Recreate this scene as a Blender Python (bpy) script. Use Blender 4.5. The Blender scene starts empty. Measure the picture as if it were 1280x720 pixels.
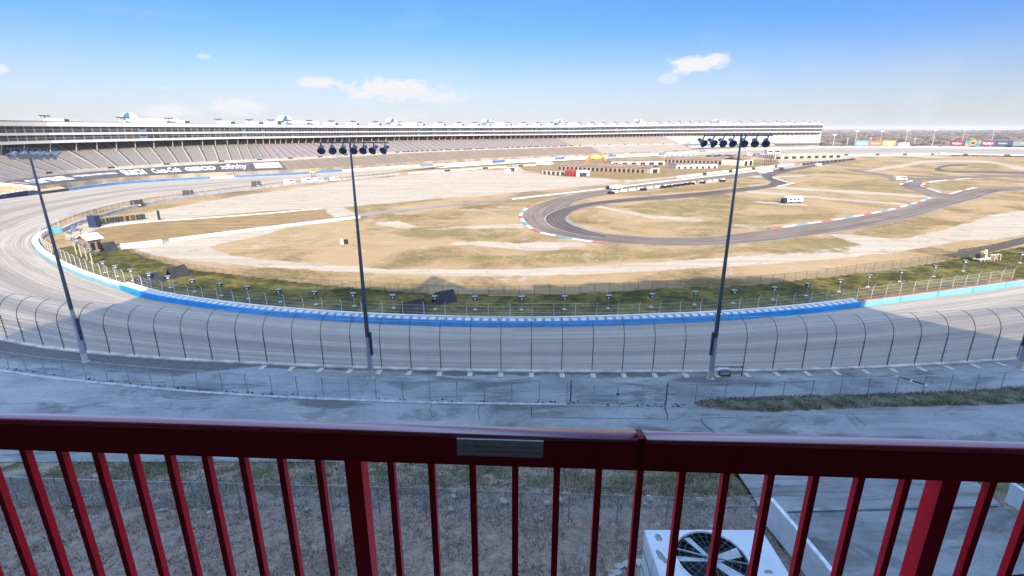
import bpy, bmesh, math, random
import numpy as np
from mathutils import Vector, Matrix, noise as mnoise

random.seed(7)
RNG = np.random.default_rng(7)
SC = bpy.context.scene
COL = SC.collection
PI = math.pi

# ------------------------------------------------------------------ camera
CZ = 28.5
PITCH = math.atan((360 - 161) / 640.0)
SP, CP = math.sin(PITCH), math.cos(PITCH)
cam = bpy.data.cameras.new('camera')
cam.sensor_width = 36.0
cam.lens = 18.0
cam.clip_start = 0.05
cam.clip_end = 40000
camo = bpy.data.objects.new('camera', cam)
camo.location = (0, 0, CZ)
camo.rotation_euler = (PI / 2 - PITCH, 0, 0)
COL.objects.link(camo)
SC.camera = camo

# ------------------------------------------------------------------ light
SUN_AZ = math.radians(16)      # shadows run this far to the left of straight ahead
SUN_EL = math.radians(32)
SKY_STRENGTH = 0.15
SUN_STRENGTH = 2.95
EXPOSURE = 1.52

SC.view_settings.view_transform = 'Standard'
SC.view_settings.look = 'None'
SC.view_settings.exposure = EXPOSURE
SC.view_settings.gamma = 1.0
SC.view_settings.use_curve_mapping = False
SC.render.engine = 'CYCLES'
SC.cycles.use_denoising = True
SC.cycles.max_bounces = 8
SC.cycles.transparent_max_bounces = 24
SC.cycles.volume_bounces = 0

sun = bpy.data.lights.new('sun', 'SUN')
sun.energy = SUN_STRENGTH
sun.angle = math.radians(0.5)
sun.color = (1.0, 0.88, 0.725)
suno = bpy.data.objects.new('sun', sun)
tr = Vector((-math.sin(SUN_AZ) * math.cos(SUN_EL), math.cos(SUN_AZ) * math.cos(SUN_EL), -math.sin(SUN_EL)))
suno.rotation_euler = tr.to_track_quat('-Z', 'Y').to_euler()
suno.location = (30, -60, 120)
COL.objects.link(suno)


class NT:
    """small helper round a node tree"""
    def __init__(self, tree):
        self.t = tree
        self.n = tree.nodes
        self.l = tree.links

    def node(self, kind, **kw):
        nd = self.n.new(kind)
        for k, v in kw.items():
            if k in nd.inputs and not hasattr(nd, k):
                nd.inputs[k].default_value = v
            else:
                setattr(nd, k, v)
        return nd

    def put(self, sock, v):
        if isinstance(v, bpy.types.NodeSocket):
            self.l.new(v, sock)
        elif v is not None:
            sock.default_value = v

    def math(self, op, a, b=None, c=None, clamp=False):
        nd = self.n.new('ShaderNodeMath')
        nd.operation = op
        nd.use_clamp = clamp
        self.put(nd.inputs[0], a)
        if b is not None:
            self.put(nd.inputs[1], b)
        if c is not None:
            self.put(nd.inputs[2], c)
        return nd.outputs[0]

    def mix(self, f, a, b):
        nd = self.n.new('ShaderNodeMix')
        nd.data_type = 'RGBA'
        nd.clamp_factor = True
        self.put(nd.inputs['Factor'], f)
        for s, v in ((nd.inputs[6], a), (nd.inputs[7], b)):
            if isinstance(v, tuple) and len(v) == 3:
                v = (*v, 1)
            self.put(s, v)
        return nd.outputs[2]

    def noise(self, vec, scale, detail=4, rough=0.55, dist=0.0):
        nd = self.n.new('ShaderNodeTexNoise')
        if vec is not None:
            self.l.new(vec, nd.inputs['Vector'])
        nd.inputs['Scale'].default_value = scale
        nd.inputs['Detail'].default_value = detail
        nd.inputs['Roughness'].default_value = rough
        nd.inputs['Distortion'].default_value = dist
        return nd.outputs['Fac']

    def ramp(self, v, lo, hi):
        nd = self.n.new('ShaderNodeMapRange')
        nd.interpolation_type = 'SMOOTHSTEP'
        self.put(nd.inputs['Value'], v)
        nd.inputs['From Min'].default_value = lo
        nd.inputs['From Max'].default_value = hi
        return nd.outputs['Result']

    def scale(self, vec, s):
        nd = self.n.new('ShaderNodeVectorMath')
        nd.operation = 'MULTIPLY'
        self.l.new(vec, nd.inputs[0])
        nd.inputs[1].default_value = s
        return nd.outputs[0]


world = bpy.data.worlds.new('World')
SC.world = world
world.use_nodes = True
W = NT(world.node_tree)
W.n.clear()
sky = W.node('ShaderNodeTexSky', sky_type='NISHITA')
sky.sun_disc = False
sky.sun_elevation = SUN_EL
sky.sun_rotation = PI - SUN_AZ
sky.altitude = 200
sky.air_density = 1.0
sky.dust_density = 0.6
sky.ozone_density = 3.0


def px_dir(x, y):
    u, v = (x - 640) / 640.0, (y - 360) / 640.0
    return Vector((u, CP - v * SP, -(SP + v * CP))).normalized()


def build_sky():
    tc = W.node('ShaderNodeTexCoord')
    vec = tc.outputs['Generated']
    sep = W.n.new('ShaderNodeSeparateXYZ')
    W.l.new(vec, sep.inputs[0])
    az = W.math('ARCTAN2', sep.outputs[0], sep.outputs[1])
    el = W.math('ARCSINE', sep.outputs[2])
    n1 = W.noise(W.scale(vec, (1, 1, 1.8)), 34, 9, 0.62, 0.5)
    n2 = W.noise(vec, 7, 4, 0.6, 0.6)
    mask = None
    #        px    py   half-w half-h strength
    for cx, cy, w, h, s in ((872, 79, 40, 14, 1.0), (900, 72, 16, 8, .8), (836, 98, 16, 8, .5), (397, 102, 34, 10, .95),
                            (497, 113, 68, 17, 1.0), (550, 122, 46, 9, .7), (290, 133, 44, 14, .95), (215, 139, 50, 10, .8),
                            (-6, 86, 18, 7, .9), (253, 70, 10, 4, .5), (208, 110, 9, 3, .45), (505, 145, 30, 8, .4)):
        d = px_dir(cx, cy)
        a0, e0 = math.atan2(d.x, d.y), math.asin(d.z)
        wa, wh = w / 640.0 * math.cos(a0) ** 1.6, h / 640.0 * math.cos(a0)
        da = W.math('DIVIDE', W.math('SUBTRACT', az, a0), wa)
        de = W.math('DIVIDE', W.math('SUBTRACT', el, e0), wh)
        r = W.math('SQRT', W.math('ADD', W.math('MULTIPLY', da, da), W.math('MULTIPLY', de, de)))
        m = W.math('SUBTRACT', 1.0, r)
        m = W.math('ADD', m, W.math('MULTIPLY', W.math('SUBTRACT', n1, 0.5), 1.9))
        m = W.math('MULTIPLY', W.ramp(m, 0.1, 0.6), s)
        mask = m if mask is None else W.math('MAXIMUM', mask, m)
    # thin veil towards the horizon
    veil = W.math('MULTIPLY', W.ramp(el, 0.17, 0.0), W.math('ADD', W.math('MULTIPLY', n2, 1.3), -0.1), clamp=True)
    band = W.math('MULTIPLY', W.ramp(W.noise(W.scale(vec, (1, 1, 5)), 3.2, 5, 0.6, 0.8), 0.5, 0.8), 0.22)
    veil = W.math('MAXIMUM', veil, W.math('MULTIPLY', band, W.ramp(el, 0.4, 0.1)))
    # graded sky: glare cut low down, overhead boosted as fill for the shade
    low = W.mix(W.ramp(el, 0.0, 0.21), (.25, .245, .295), (.142, .24, .40))
    gain = W.mix(W.ramp(el, 0.24, 0.62), low, (2.2, 2.02, 1.82))
    mul = W.node('ShaderNodeMix', data_type='RGBA', blend_type='MULTIPLY')
    mul.inputs['Factor'].default_value = 1
    W.l.new(sky.outputs[0], mul.inputs[6])
    W.l.new(gain, mul.inputs[7])
    c = W.mix(W.math('MULTIPLY', veil, 0.9), mul.outputs[2], (1.7, 1.88, 2.1))
    c = W.mix(mask, c, (2.1, 2.13, 2.18))
    bg = W.node('ShaderNodeBackground')
    W.l.new(c, bg.inputs[0])
    bg.inputs[1].default_value = SKY_STRENGTH
    out = W.node('ShaderNodeOutputWorld')
    W.l.new(bg.outputs[0], out.inputs[0])


build_sky()

# ------------------------------------------------------------------ helpers


def P(x, y, z=0.0):
    """the point of height z seen at photograph pixel x, y"""
    u, v = (x - 640) / 640.0, (y - 360) / 640.0
    t = (CZ - z) / (SP + v * CP)
    return Vector((u * t, (CP - v * SP) * t, z))


def PX(pt):
    dz = CZ - pt[2]
    d = pt[1] * CP + dz * SP
    return 640 + 640 * pt[0] / d, 360 + 640 * (dz * CP - pt[1] * SP) / d


def catmull(p, step=None, n=12, closed=False):
    p = np.asarray(p, float)
    if closed:
        q = np.vstack([p[-1], p, p[0], p[1]])
        m = len(p)
    else:
        q = np.vstack([2 * p[0] - p[1], p, 2 * p[-1] - p[-2]])
        m = len(p) - 1
    out = []
    for i in range(1, m + 1):
        a, b, c, d = q[i - 1:i + 3]
        k = n if step is None else max(2, int(np.linalg.norm((c - b)[:2]) / step))
        for t in np.linspace(0, 1, k, endpoint=False):
            out.append(.5 * ((2 * b) + (c - a) * t + (2 * a - 5 * b + 4 * c - d) * t * t + (3 * b - a - 3 * c + d) * t ** 3))
    if not closed:
        out.append(p[-1])
    return np.array(out)


def arclen(c):
    d = np.linalg.norm(np.diff(c[:, :2], axis=0), axis=1)
    return np.concatenate([[0], np.cumsum(d)])


def resample(c, step, start=0.0):
    """evenly spaced points on a polyline, with unit tangents"""
    c = np.asarray(c, float)
    s = arclen(c)
    k = np.arange(start, s[-1], step)
    pts = np.stack([np.interp(k, s, c[:, j]) for j in range(c.shape[1])], 1)
    e = np.stack([np.interp(np.minimum(k + .3, s[-1]), s, c[:, j]) - np.interp(np.maximum(k - .3, 0), s, c[:, j]) for j in (0, 1)], 1)
    e /= np.linalg.norm(e, axis=1)[:, None]
    return pts, e


def normals(c):
    t = np.gradient(c[:, :2], axis=0)
    t /= np.linalg.norm(t, axis=1)[:, None]
    return np.c_[-t[:, 1], t[:, 0]]      # left of the running direction


class MB:
    """collects simple shapes and links them as ONE mesh object"""
    def __init__(self):
        self.v, self.f, self.m, self.uv = [], [], [], {}

    def face(self, pts, mat=0, uvs=None):
        b = len(self.v)
        self.v += [tuple(p) for p in pts]
        self.f.append(tuple(range(b, b + len(pts))))
        self.m.append(mat)
        if uvs is not None:
            self.uv[len(self.f) - 1] = uvs
        return self

    def box(self, c, s, rz=0.0, mat=0, M=None, taper=1.0):
        x, y, z = s[0] / 2, s[1] / 2, s[2] / 2
        vs = []
        for sz in (-1, 1):
            k = taper if sz > 0 else 1.0
            for sx, sy in ((-1, -1), (1, -1), (1, 1), (-1, 1)):
                vs.append(Vector((sx * x * k, sy * y * k, sz * z)))
        R = Matrix.Rotation(rz, 3, 'Z') if M is None else M
        vs = [R @ v + Vector(c) for v in vs]
        b = len(self.v)
        self.v += [tuple(v) for v in vs]
        for f in ((0, 3, 2, 1), (4, 5, 6, 7), (0, 1, 5, 4), (1, 2, 6, 5), (2, 3, 7, 6), (3, 0, 4, 7)):
            self.f.append(tuple(b + i for i in f))
            self.m.append(mat)
        return self

    def tube(self, pts, r, n=6, mat=0, cap=True, r2=None):
        pts = [Vector(p) for p in pts]
        b = len(self.v)
        k = len(pts)
        up = Vector((0, 0, 1))
        for i, p in enumerate(pts):
            t = (pts[min(i + 1, k - 1)] - pts[max(i - 1, 0)]).normalized()
            a = up if abs(t.z) < .95 else Vector((1, 0, 0))
            e1 = t.cross(a).normalized()
            e2 = t.cross(e1)
            rr = r if r2 is None else r + (r2 - r) * i / max(1, k - 1)
            for j in range(n):
                an = 2 * PI * j / n
                self.v.append(tuple(p + e1 * (rr * math.cos(an)) + e2 * (rr * math.sin(an))))
        for i in range(k - 1):
            for j in range(n):
                a, c = b + i * n + j, b + i * n + (j + 1) % n
                self.f.append((a, c, c + n, a + n))
                self.m.append(mat)
        if cap:
            self.f.append(tuple(b + j for j in range(n))[::-1])
            self.f.append(tuple(b + (k - 1) * n + j for j in range(n)))
            self.m += [mat, mat]
        return self

    def lathe(self, prof, n=16, mat=0, M=None, o=(0, 0, 0)):
        b = len(self.v)
        for r, z in prof:
            for j in range(n):
                a = 2 * PI * j / n
                p = Vector((r * math.cos(a), r * math.sin(a), z))
                if M is not None:
                    p = M @ p
                self.v.append(tuple(p + Vector(o)))
        for i in range(len(prof) - 1):
            for j in range(n):
                a, c = b + i * n + j, b + i * n + (j + 1) % n
                self.f.append((a, c, c + n, a + n))
                self.m.append(mat)
        return self

    def strip(self, rows, mats=None, us=None, vs=None, close=False):
        """rows: list of cross sections (each a list of points)"""
        b = len(self.v)
        w = len(rows[0])
        for r in rows:
            self.v += [tuple(p) for p in r]
        for i in range(len(rows) - 1):
            for j in range(w if close else w - 1):
                k = (j + 1) % w
                self.f.append((b + i * w + j, b + i * w + k, b + (i + 1) * w + k, b + (i + 1) * w + j))
                self.m.append(0 if mats is None else (mats[j] if not callable(mats) else mats(i, j)))
                if us is not None:
                    self.uv[len(self.f) - 1] = [(us[i], vs[j]), (us[i], vs[k]), (us[i + 1], vs[k]), (us[i + 1], vs[j])]
        if close:
            for i in (0, len(rows) - 1):
                q = tuple(b + i * w + j for j in range(w))
                self.f.append(q if i else q[::-1])
                self.m.append(0)
        return self

    def build(self, name, mats, parent=None, smooth=False, loc=None):
        me = bpy.data.meshes.new(name)
        me.from_pydata(self.v, [], self.f)
        if not isinstance(mats, (list, tuple)):
            mats = [mats]
        for m in mats:
            me.materials.append(m)
        me.polygons.foreach_set('material_index', self.m)
        if self.uv:
            uvl = me.uv_layers.new(name='UVMap')
            for fi, q in self.uv.items():
                ls = me.polygons[fi].loop_start
                for k, c in enumerate(q):
                    uvl.data[ls + k].uv = c
        bm = bmesh.new()
        bm.from_mesh(me)
        bmesh.ops.recalc_face_normals(bm, faces=bm.faces)
        bm.to_mesh(me)
        bm.free()
        if smooth:
            me.polygons.foreach_set('use_smooth', [True] * len(me.polygons))
        o = bpy.data.objects.new(name, me)
        COL.objects.link(o)
        if parent is not None:
            o.parent = parent
        if loc is not None:
            o.location = loc
        return o


def tag(o, label=None, cat=None, group=None, kind=None):
    if label:
        o['label'] = label
    if cat:
        o['category'] = cat
    if group:
        o['group'] = group
    if kind:
        o['kind'] = kind
    return o


def thing(name, label, cat, loc=(0, 0, 0), rz=0.0, group=None):
    o = bpy.data.objects.new(name, None)
    o.location = loc
    o.rotation_euler = (0, 0, rz)
    o.empty_display_size = .3
    COL.objects.link(o)
    return tag(o, label, cat, group)


def copy_tree(o, parent=None):
    c = o.copy()
    COL.objects.link(c)
    if parent is not None:
        c.parent = parent
    for ch in [x for x in KIDS(o)]:
        copy_tree(ch, c)
    return c


def KIDS(o):
    return [x for x in bpy.data.objects if x.parent == o]


ORD = ['first', 'second', 'third', 'fourth', 'fifth', 'sixth', 'seventh', 'eighth', 'ninth', 'tenth', 'eleventh', 'twelfth',
       'thirteenth', 'fourteenth', 'fifteenth', 'sixteenth', 'seventeenth', 'eighteenth', 'nineteenth', 'twentieth',
       'twenty-first', 'twenty-second', 'twenty-third', 'twenty-fourth', 'twenty-fifth', 'twenty-sixth', 'twenty-seventh',
       'twenty-eighth', 'twenty-ninth', 'thirtieth', 'thirty-first', 'thirty-second', 'thirty-third']

# ------------------------------------------------------------------ materials
MATS = {}


def pbr(name, col, rough=0.8, metal=0.0, var=0.18, scale=3.0, col2=None, bump=0.0, spec=0.3, coat=0.0, streak=None):
    """principled surface with noise wear"""
    if name in MATS:
        return MATS[name]
    m = bpy.data.materials.new(name)
    m.use_nodes = True
    t = NT(m.node_tree)
    b = t.n['Principled BSDF']
    geo = t.node('ShaderNodeTexCoord')
    vec = geo.outputs['Object']
    if streak:
        vec = t.scale(vec, streak)
    n = t.noise(vec, scale, 5, .6)
    c1 = tuple(x * (1 - var) for x in col)
    c2 = col2 if col2 else tuple(min(1, x * (1 + var)) for x in col)
    t.l.new(t.mix(t.ramp(n, .3, .7), c1, c2), b.inputs['Base Color'])
    b.inputs['Roughness'].default_value = rough
    b.inputs['Metallic'].default_value = metal
    b.inputs['Specular IOR Level'].default_value = spec
    b.inputs['Coat Weight'].default_value = coat
    b.inputs['Coat Roughness'].default_value = .12
    if bump:
        bp = t.node('ShaderNodeBump')
        bp.inputs['Strength'].default_value = bump
        t.l.new(n, bp.inputs['Height'])
        t.l.new(bp.outputs[0], b.inputs['Normal'])
    MATS[name] = m
    return m


def mesh_mat(name, col, cover):
    """woven wire seen from afar: mostly gaps"""
    m = bpy.data.materials.new(name)
    m.use_nodes = True
    t = NT(m.node_tree)
    t.n.clear()
    d = t.node('ShaderNodeBsdfDiffuse')
    d.inputs[0].default_value = (*col, 1)
    tr_ = t.node('ShaderNodeBsdfTransparent')
    mx = t.node('ShaderNodeMixShader')
    tc = t.node('ShaderNodeTexCoord')
    n = t.noise(tc.outputs['Object'], .8, 3)
    t.l.new(t.math('MULTIPLY', t.math('ADD', n, .5), cover), mx.inputs[0])
    t.l.new(tr_.outputs[0], mx.inputs[1])
    t.l.new(d.outputs[0], mx.inputs[2])
    o = t.node('ShaderNodeOutputMaterial')
    t.l.new(mx.outputs[0], o.inputs[0])
    return m


M_CONC = pbr('pale concrete', (.46, .43, .39), .9, var=.2, scale=.6)
M_WHITE = pbr('white painted wall', (.60, .58, .55), .7, var=.08, scale=.5)
M_GALV = pbr('galvanised steel', (.34, .37, .40), .45, .6, var=.2, scale=4)
M_DARK = pbr('dark steel', (.045, .05, .06), .5, .4, var=.2, scale=4)
M_BLACK = pbr('black paint', (.02, .021, .024), .6, var=.2)
M_NAVY = pbr('navy lamp housing', (.075, .10, .145), .35, .3, var=.25, scale=2)
M_BLUE = pbr('blue barrier paint', (.008, .235, .60), .5, var=.15, scale=.5)
M_LBLUE = pbr('barrier blue sunlit tone', (.14, .36, .50), .6, var=.15, scale=.5)  # barrier blue lightened: sun painted into the colour outside the building shadow
M_BRICK = pbr('dull red cap paint', (.36, .10, .07), .7, var=.2, scale=.5)
M_REDR = pbr('faded red roof', (.33, .06, .045), .7)
M_TAN = pbr('tan garage wall', (.36, .26, .18), .85, var=.15, scale=.5)
M_ROOFTAN = pbr('brown garage roof', (.25, .155, .105), .85, var=.2, scale=.2)
M_RED = pbr('red awning', (.50, .03, .03), .6)
M_ORANGE = pbr('orange vinyl', (.72, .20, .04), .5)
M_YELLOW = pbr('yellow vinyl', (.72, .55, .04), .5)
M_TEAL = pbr('teal panel', (.05, .35, .42), .6)
M_DBLUE = pbr('dark blue paint', (.025, .035, .085), .5)
M_GLASS = pbr('dark window glass', (.03, .038, .05), .12, var=.3, scale=.3, spec=.6)
M_TARP = pbr('charcoal tarpaulin', (.075, .07, .07), .8, var=.25, scale=.15)
M_SHEL = pbr('charcoal screen cloth', (.036, .037, .042), .9, var=.2, scale=1)
M_STONE = pbr('pale stone', (.42, .385, .34), .9, var=.2, scale=6, bump=.3)
M_TYRE = pbr('tyre rubber', (.02, .02, .02), .9)


# ------------------------------------------------------------------ outlines of the place
inner_px = [(40, 305), (44, 312), (50, 318), (70, 331), (100, 345), (150, 362), (200, 376), (300, 391), (400, 400), (500, 405.5), (640, 409),
            (760, 407), (900, 401), (1000, 393), (1075, 384), (1180, 370), (1280, 356)]
in_bottom = [P(x, y, .3) for x, y in inner_px]
inner_left_px = [(320, 231), (240, 240.5), (160, 252), (100, 268), (60, 283), (45, 294)]
pairs = []       # (inner, outer) all the way round, inner z .3


def pr(i, o):
    pairs.append((tuple(i), tuple(o)))


Zb = 3.9
fo = [(50, 243, 2.6), (150, 230.5, 2.6), (250, 224, 2.6), (380, 217.5, 2.5), (480, 210.5, 2.5), (560, 206, 2.5), (640, 201.2, 2.5), (750, 195.8, 2.5),
      (865, 190.6, 3.0), (950, 186.4, 4.0), (1030, 184.6, 4.5), (1150, 184.4, 4.5), (1280, 185.8, 4.5)]
fo = [P(*a) for a in fo]
pr(in_bottom[10], (0, 48.3, Zb))
pr(in_bottom[8], (-25, 49.9, Zb))
pr(in_bottom[6], (-47, 52.9, Zb))
pr(in_bottom[5], (-62, 57.2, Zb))
pr(in_bottom[4], (-88, 68, Zb))
pr(in_bottom[3], (-120, 88, Zb))
pr(in_bottom[2], (-152, 116, Zb))
pr(in_bottom[0], (-170, 138, 3.8))
pr(P(46, 293, .2), (-184, 163, 3.5))
pr(P(60, 283, .2), (-193, 190, 3.1))
pr(P(110, 264, .2), fo[0])
pr(P(170, 250, .2), fo[1])
pr(P(245, 240, .2), fo[2])
pr(P(350, 228, .2), fo[3])
pr(P(440, 220, .2), fo[4])
pr(P(520, 212.5, .2), fo[5])
pr(P(640, 203.8, .2), fo[6])
pr(P(745, 198.2, .2), fo[7])
pr(P(860, 194, .2), fo[8])
pr(P(950, 193.4, .2), fo[9])
pr(P(1030, 192.8, .2), fo[10])
pr(P(1140, 192.2, .2), fo[11])
pr(P(1280, 194.2, .2), fo[12])
pr((640, 510, .2), (730, 540, 4.5))
pr((590, 420, .2), (660, 400, 4.5))
pr((420, 275, .2), (460, 240, 4.5))
pr((210, 152, .3), (235, 118, 4))
pr((135, 111, .3), (140, 80, Zb))
pr(in_bottom[16], (95, 62.5, Zb))
pr(in_bottom[15], (75, 55.6, Zb))
pr(in_bottom[14], (56, 51.4, Zb))
pr(in_bottom[12], (30, 48.6, Zb))
INNER = catmull([p[0] for p in pairs], n=14, closed=True)
OUTER = catmull([p[1] for p in pairs], n=14, closed=True)

# ------------------------------------------------------------------ ground sheet
def px_poly(pts, z=0.0):
    return np.array([P(x, y, z)[:2] for x, y in pts])


def inside(poly, X, Y):
    r = np.zeros(X.shape, bool)
    n = len(poly)
    lo, hi = poly.min(0), poly.max(0)
    sel = (X >= lo[0]) & (X <= hi[0]) & (Y >= lo[1]) & (Y <= hi[1])
    x, y = X[sel], Y[sel]
    q = np.zeros(x.shape, bool)
    for i in range(n):
        x1, y1 = poly[i]
        x2, y2 = poly[(i + 1) % n]
        if y1 == y2:
            continue
        c = ((y1 > y) != (y2 > y)) & (x < (x2 - x1) * (y - y1) / (y2 - y1) + x1)
        q ^= c
    r[sel] = q
    return r


def band(pts):
    """path polygon from (x, y, thickness) px stations"""
    return [(x, y - t / 2) for x, y, t in pts] + [(x, y + t / 2) for x, y, t in pts[::-1]]


SAND = [
    [(150, 274), (200, 262), (300, 244.5), (350, 238), (420, 228), (480, 222), (560, 214), (610, 212), (640, 213.5), (700, 220.5), (760, 223), (778, 227),
     (740, 232), (700, 236), (640, 241), (590, 246), (520, 251), (440, 258), (405, 261), (330, 267), (240, 273), (180, 277), (150, 278)],
    [(403, 260), (428, 258), (447, 268), (440, 272), (420, 275)],
    [(163, 313), (200, 302), (260, 294), (320, 287), (360, 284), (330, 294), (285, 303), (260, 309), (285, 318), (340, 325), (400, 330), (500, 337),
     (640, 337), (760, 331), (890, 323), (960, 317), (1035, 311), (1100, 303), (1150, 294), (1200, 281), (1240, 268), (1290, 262), (1290, 279),
     (1240, 291), (1180, 305), (1130, 314), (1060, 322), (960, 330), (890, 334), (760, 342), (640, 346), (520, 344), (420, 340), (320, 333),
     (240, 326), (195, 319)],
    [(1035, 293), (1060, 293), (1120, 299), (1140, 305), (1090, 307), (1060, 302)],
    band([(640, 307, 5), (690, 305, 7), (730, 306, 4)]),
    band([(600, 306, 3), (660, 309, 9), (700, 311, 4)]),
    band([(470, 279, 4), (500, 281, 9), (520, 284, 4)]),
    band([(530, 287, 2), (600, 284, 5), (655, 282, 5)]),
    band([(560, 305, 3), (590, 303, 6), (640, 306, 5)]),
    band([(745, 258, 3), (815, 271, 4), (880, 276, 4)]),
    band([(912, 281, 3), (945, 284, 3)]),
    band([(950, 233, 3), (1060, 239.5, 3), (1160, 246, 3)]),
    band([(930, 239, 2.5), (1060, 250, 2.5), (1140, 256, 2.5)]),
    band([(1075, 215, 2), (1110, 210, 4), (1157, 201.5, 4)]),
    band([(1150, 202, 2.5), (1205, 201, 2.5), (1240, 203, 3), (1262, 208, 5), (1285, 213, 6)]),
    band([(940, 252, 2), (985, 255, 3), (1010, 256, 2)]),
    band([(900, 217, 3), (960, 222, 2), (1010, 219, 2)]),
    band([(800, 241, 3), (870, 233, 3), (960, 231.5, 2)]),
    band([(690, 250, 3), (730, 240, 3), (800, 231, 3), (880, 222, 3), (950, 213, 3), (1000, 207, 3)]),
    band([(780, 226, 6), (860, 217, 6), (940, 209, 5), (990, 205, 4)]),
    band([(1030, 196, 3), (1130, 194, 3), (1180, 197, 2)]),
    [(640, 206), (700, 203), (760, 203), (860, 198), (960, 197), (1060, 197), (1060, 200), (960, 203), (860, 205), (800, 212), (720, 221), (640, 213)],
    [(80, 290), (100, 281), (125, 275), (150, 272), (185, 268), (185, 279), (150, 284), (122, 290), (105, 300), (85, 305)],
    [(1180, 286), (1240, 270), (1290, 268), (1290, 292), (1240, 300), (1200, 300)],
]
GREEN = [
    [(425, 259.5), (470, 255), (520, 250.5), (560, 246.5), (592, 245.3), (560, 249.5), (520, 254), (485, 262), (447, 267)],
    [(480, 290), (500, 286), (545, 283), (590, 286), (640, 284), (660, 290), (640, 297), (590, 303), (555, 298), (510, 297)],
    [(570, 322), (600, 318), (660, 320), (640, 329), (580, 330)],
    [(640, 320), (690, 312), (800, 311), (900, 312), (960, 306), (1010, 308), (940, 316), (840, 322), (740, 330), (650, 330)],
    [(770, 258), (830, 250), (900, 248), (950, 250), (935, 262), (860, 272), (800, 268)],
    [(870, 276), (960, 268), (1060, 266), (1040, 272), (960, 283), (900, 288), (850, 290)],
    [(1030, 234), (1070, 225), (1120, 224), (1126, 232), (1145, 242), (1090, 240)],
    [(1160, 229), (1180, 225), (1215, 225), (1236, 233), (1215, 236), (1184, 241), (1168, 236)],
    [(1205, 204), (1240, 203), (1265, 208), (1240, 215), (1215, 213)],
    [(470, 212.5), (520, 208), (600, 204.2), (690, 200), (690, 201.8), (600, 207), (520, 211.5)],
    [(1060, 209), (1040, 206), (1080, 207), (1090, 210)],
    [(1060, 290), (1120, 282), (1180, 272), (1190, 280), (1140, 292), (1080, 296)],
    [(960, 300), (1000, 296), (1080, 306), (1060, 315), (960, 320)],
]
STRIP = [(55, 322), (70, 310), (100, 306), (150, 305), (168, 316), (230, 335), (320, 346), (420, 357), (520, 366), (640, 369), (740, 366), (820, 361),
         (940, 356), (1035, 346), (1160, 330), (1195, 323), (1290, 306), (1290, 362), (1180, 376), (1075, 390), (900, 407), (760, 413), (640, 415),
         (500, 411), (300, 397), (150, 368), (60, 326)]
ORANGE = [[(112, 292), (118, 286), (160, 281), (240, 272), (330, 264), (405, 260), (418, 272), (380, 279), (320, 285), (250, 294), (200, 300), (150, 307), (128, 305)],
          [(700, 240), (760, 233), (800, 240), (740, 246)], [(760, 246), (900, 228), (960, 229), (880, 238)],
          [(648, 208), (680, 202), (760, 199.5), (860, 198.5), (970, 199.5), (975, 205), (930, 212), (850, 220), (790, 225), (740, 222), (700, 220), (655, 213)]]


def axis(lo, hi, fine, grow, far):
    xs = list(np.arange(lo, hi, fine))
    s = fine
    x = xs[-1]
    while x < far:
        s *= grow
        x += s
        xs.append(x)
    return xs


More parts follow.
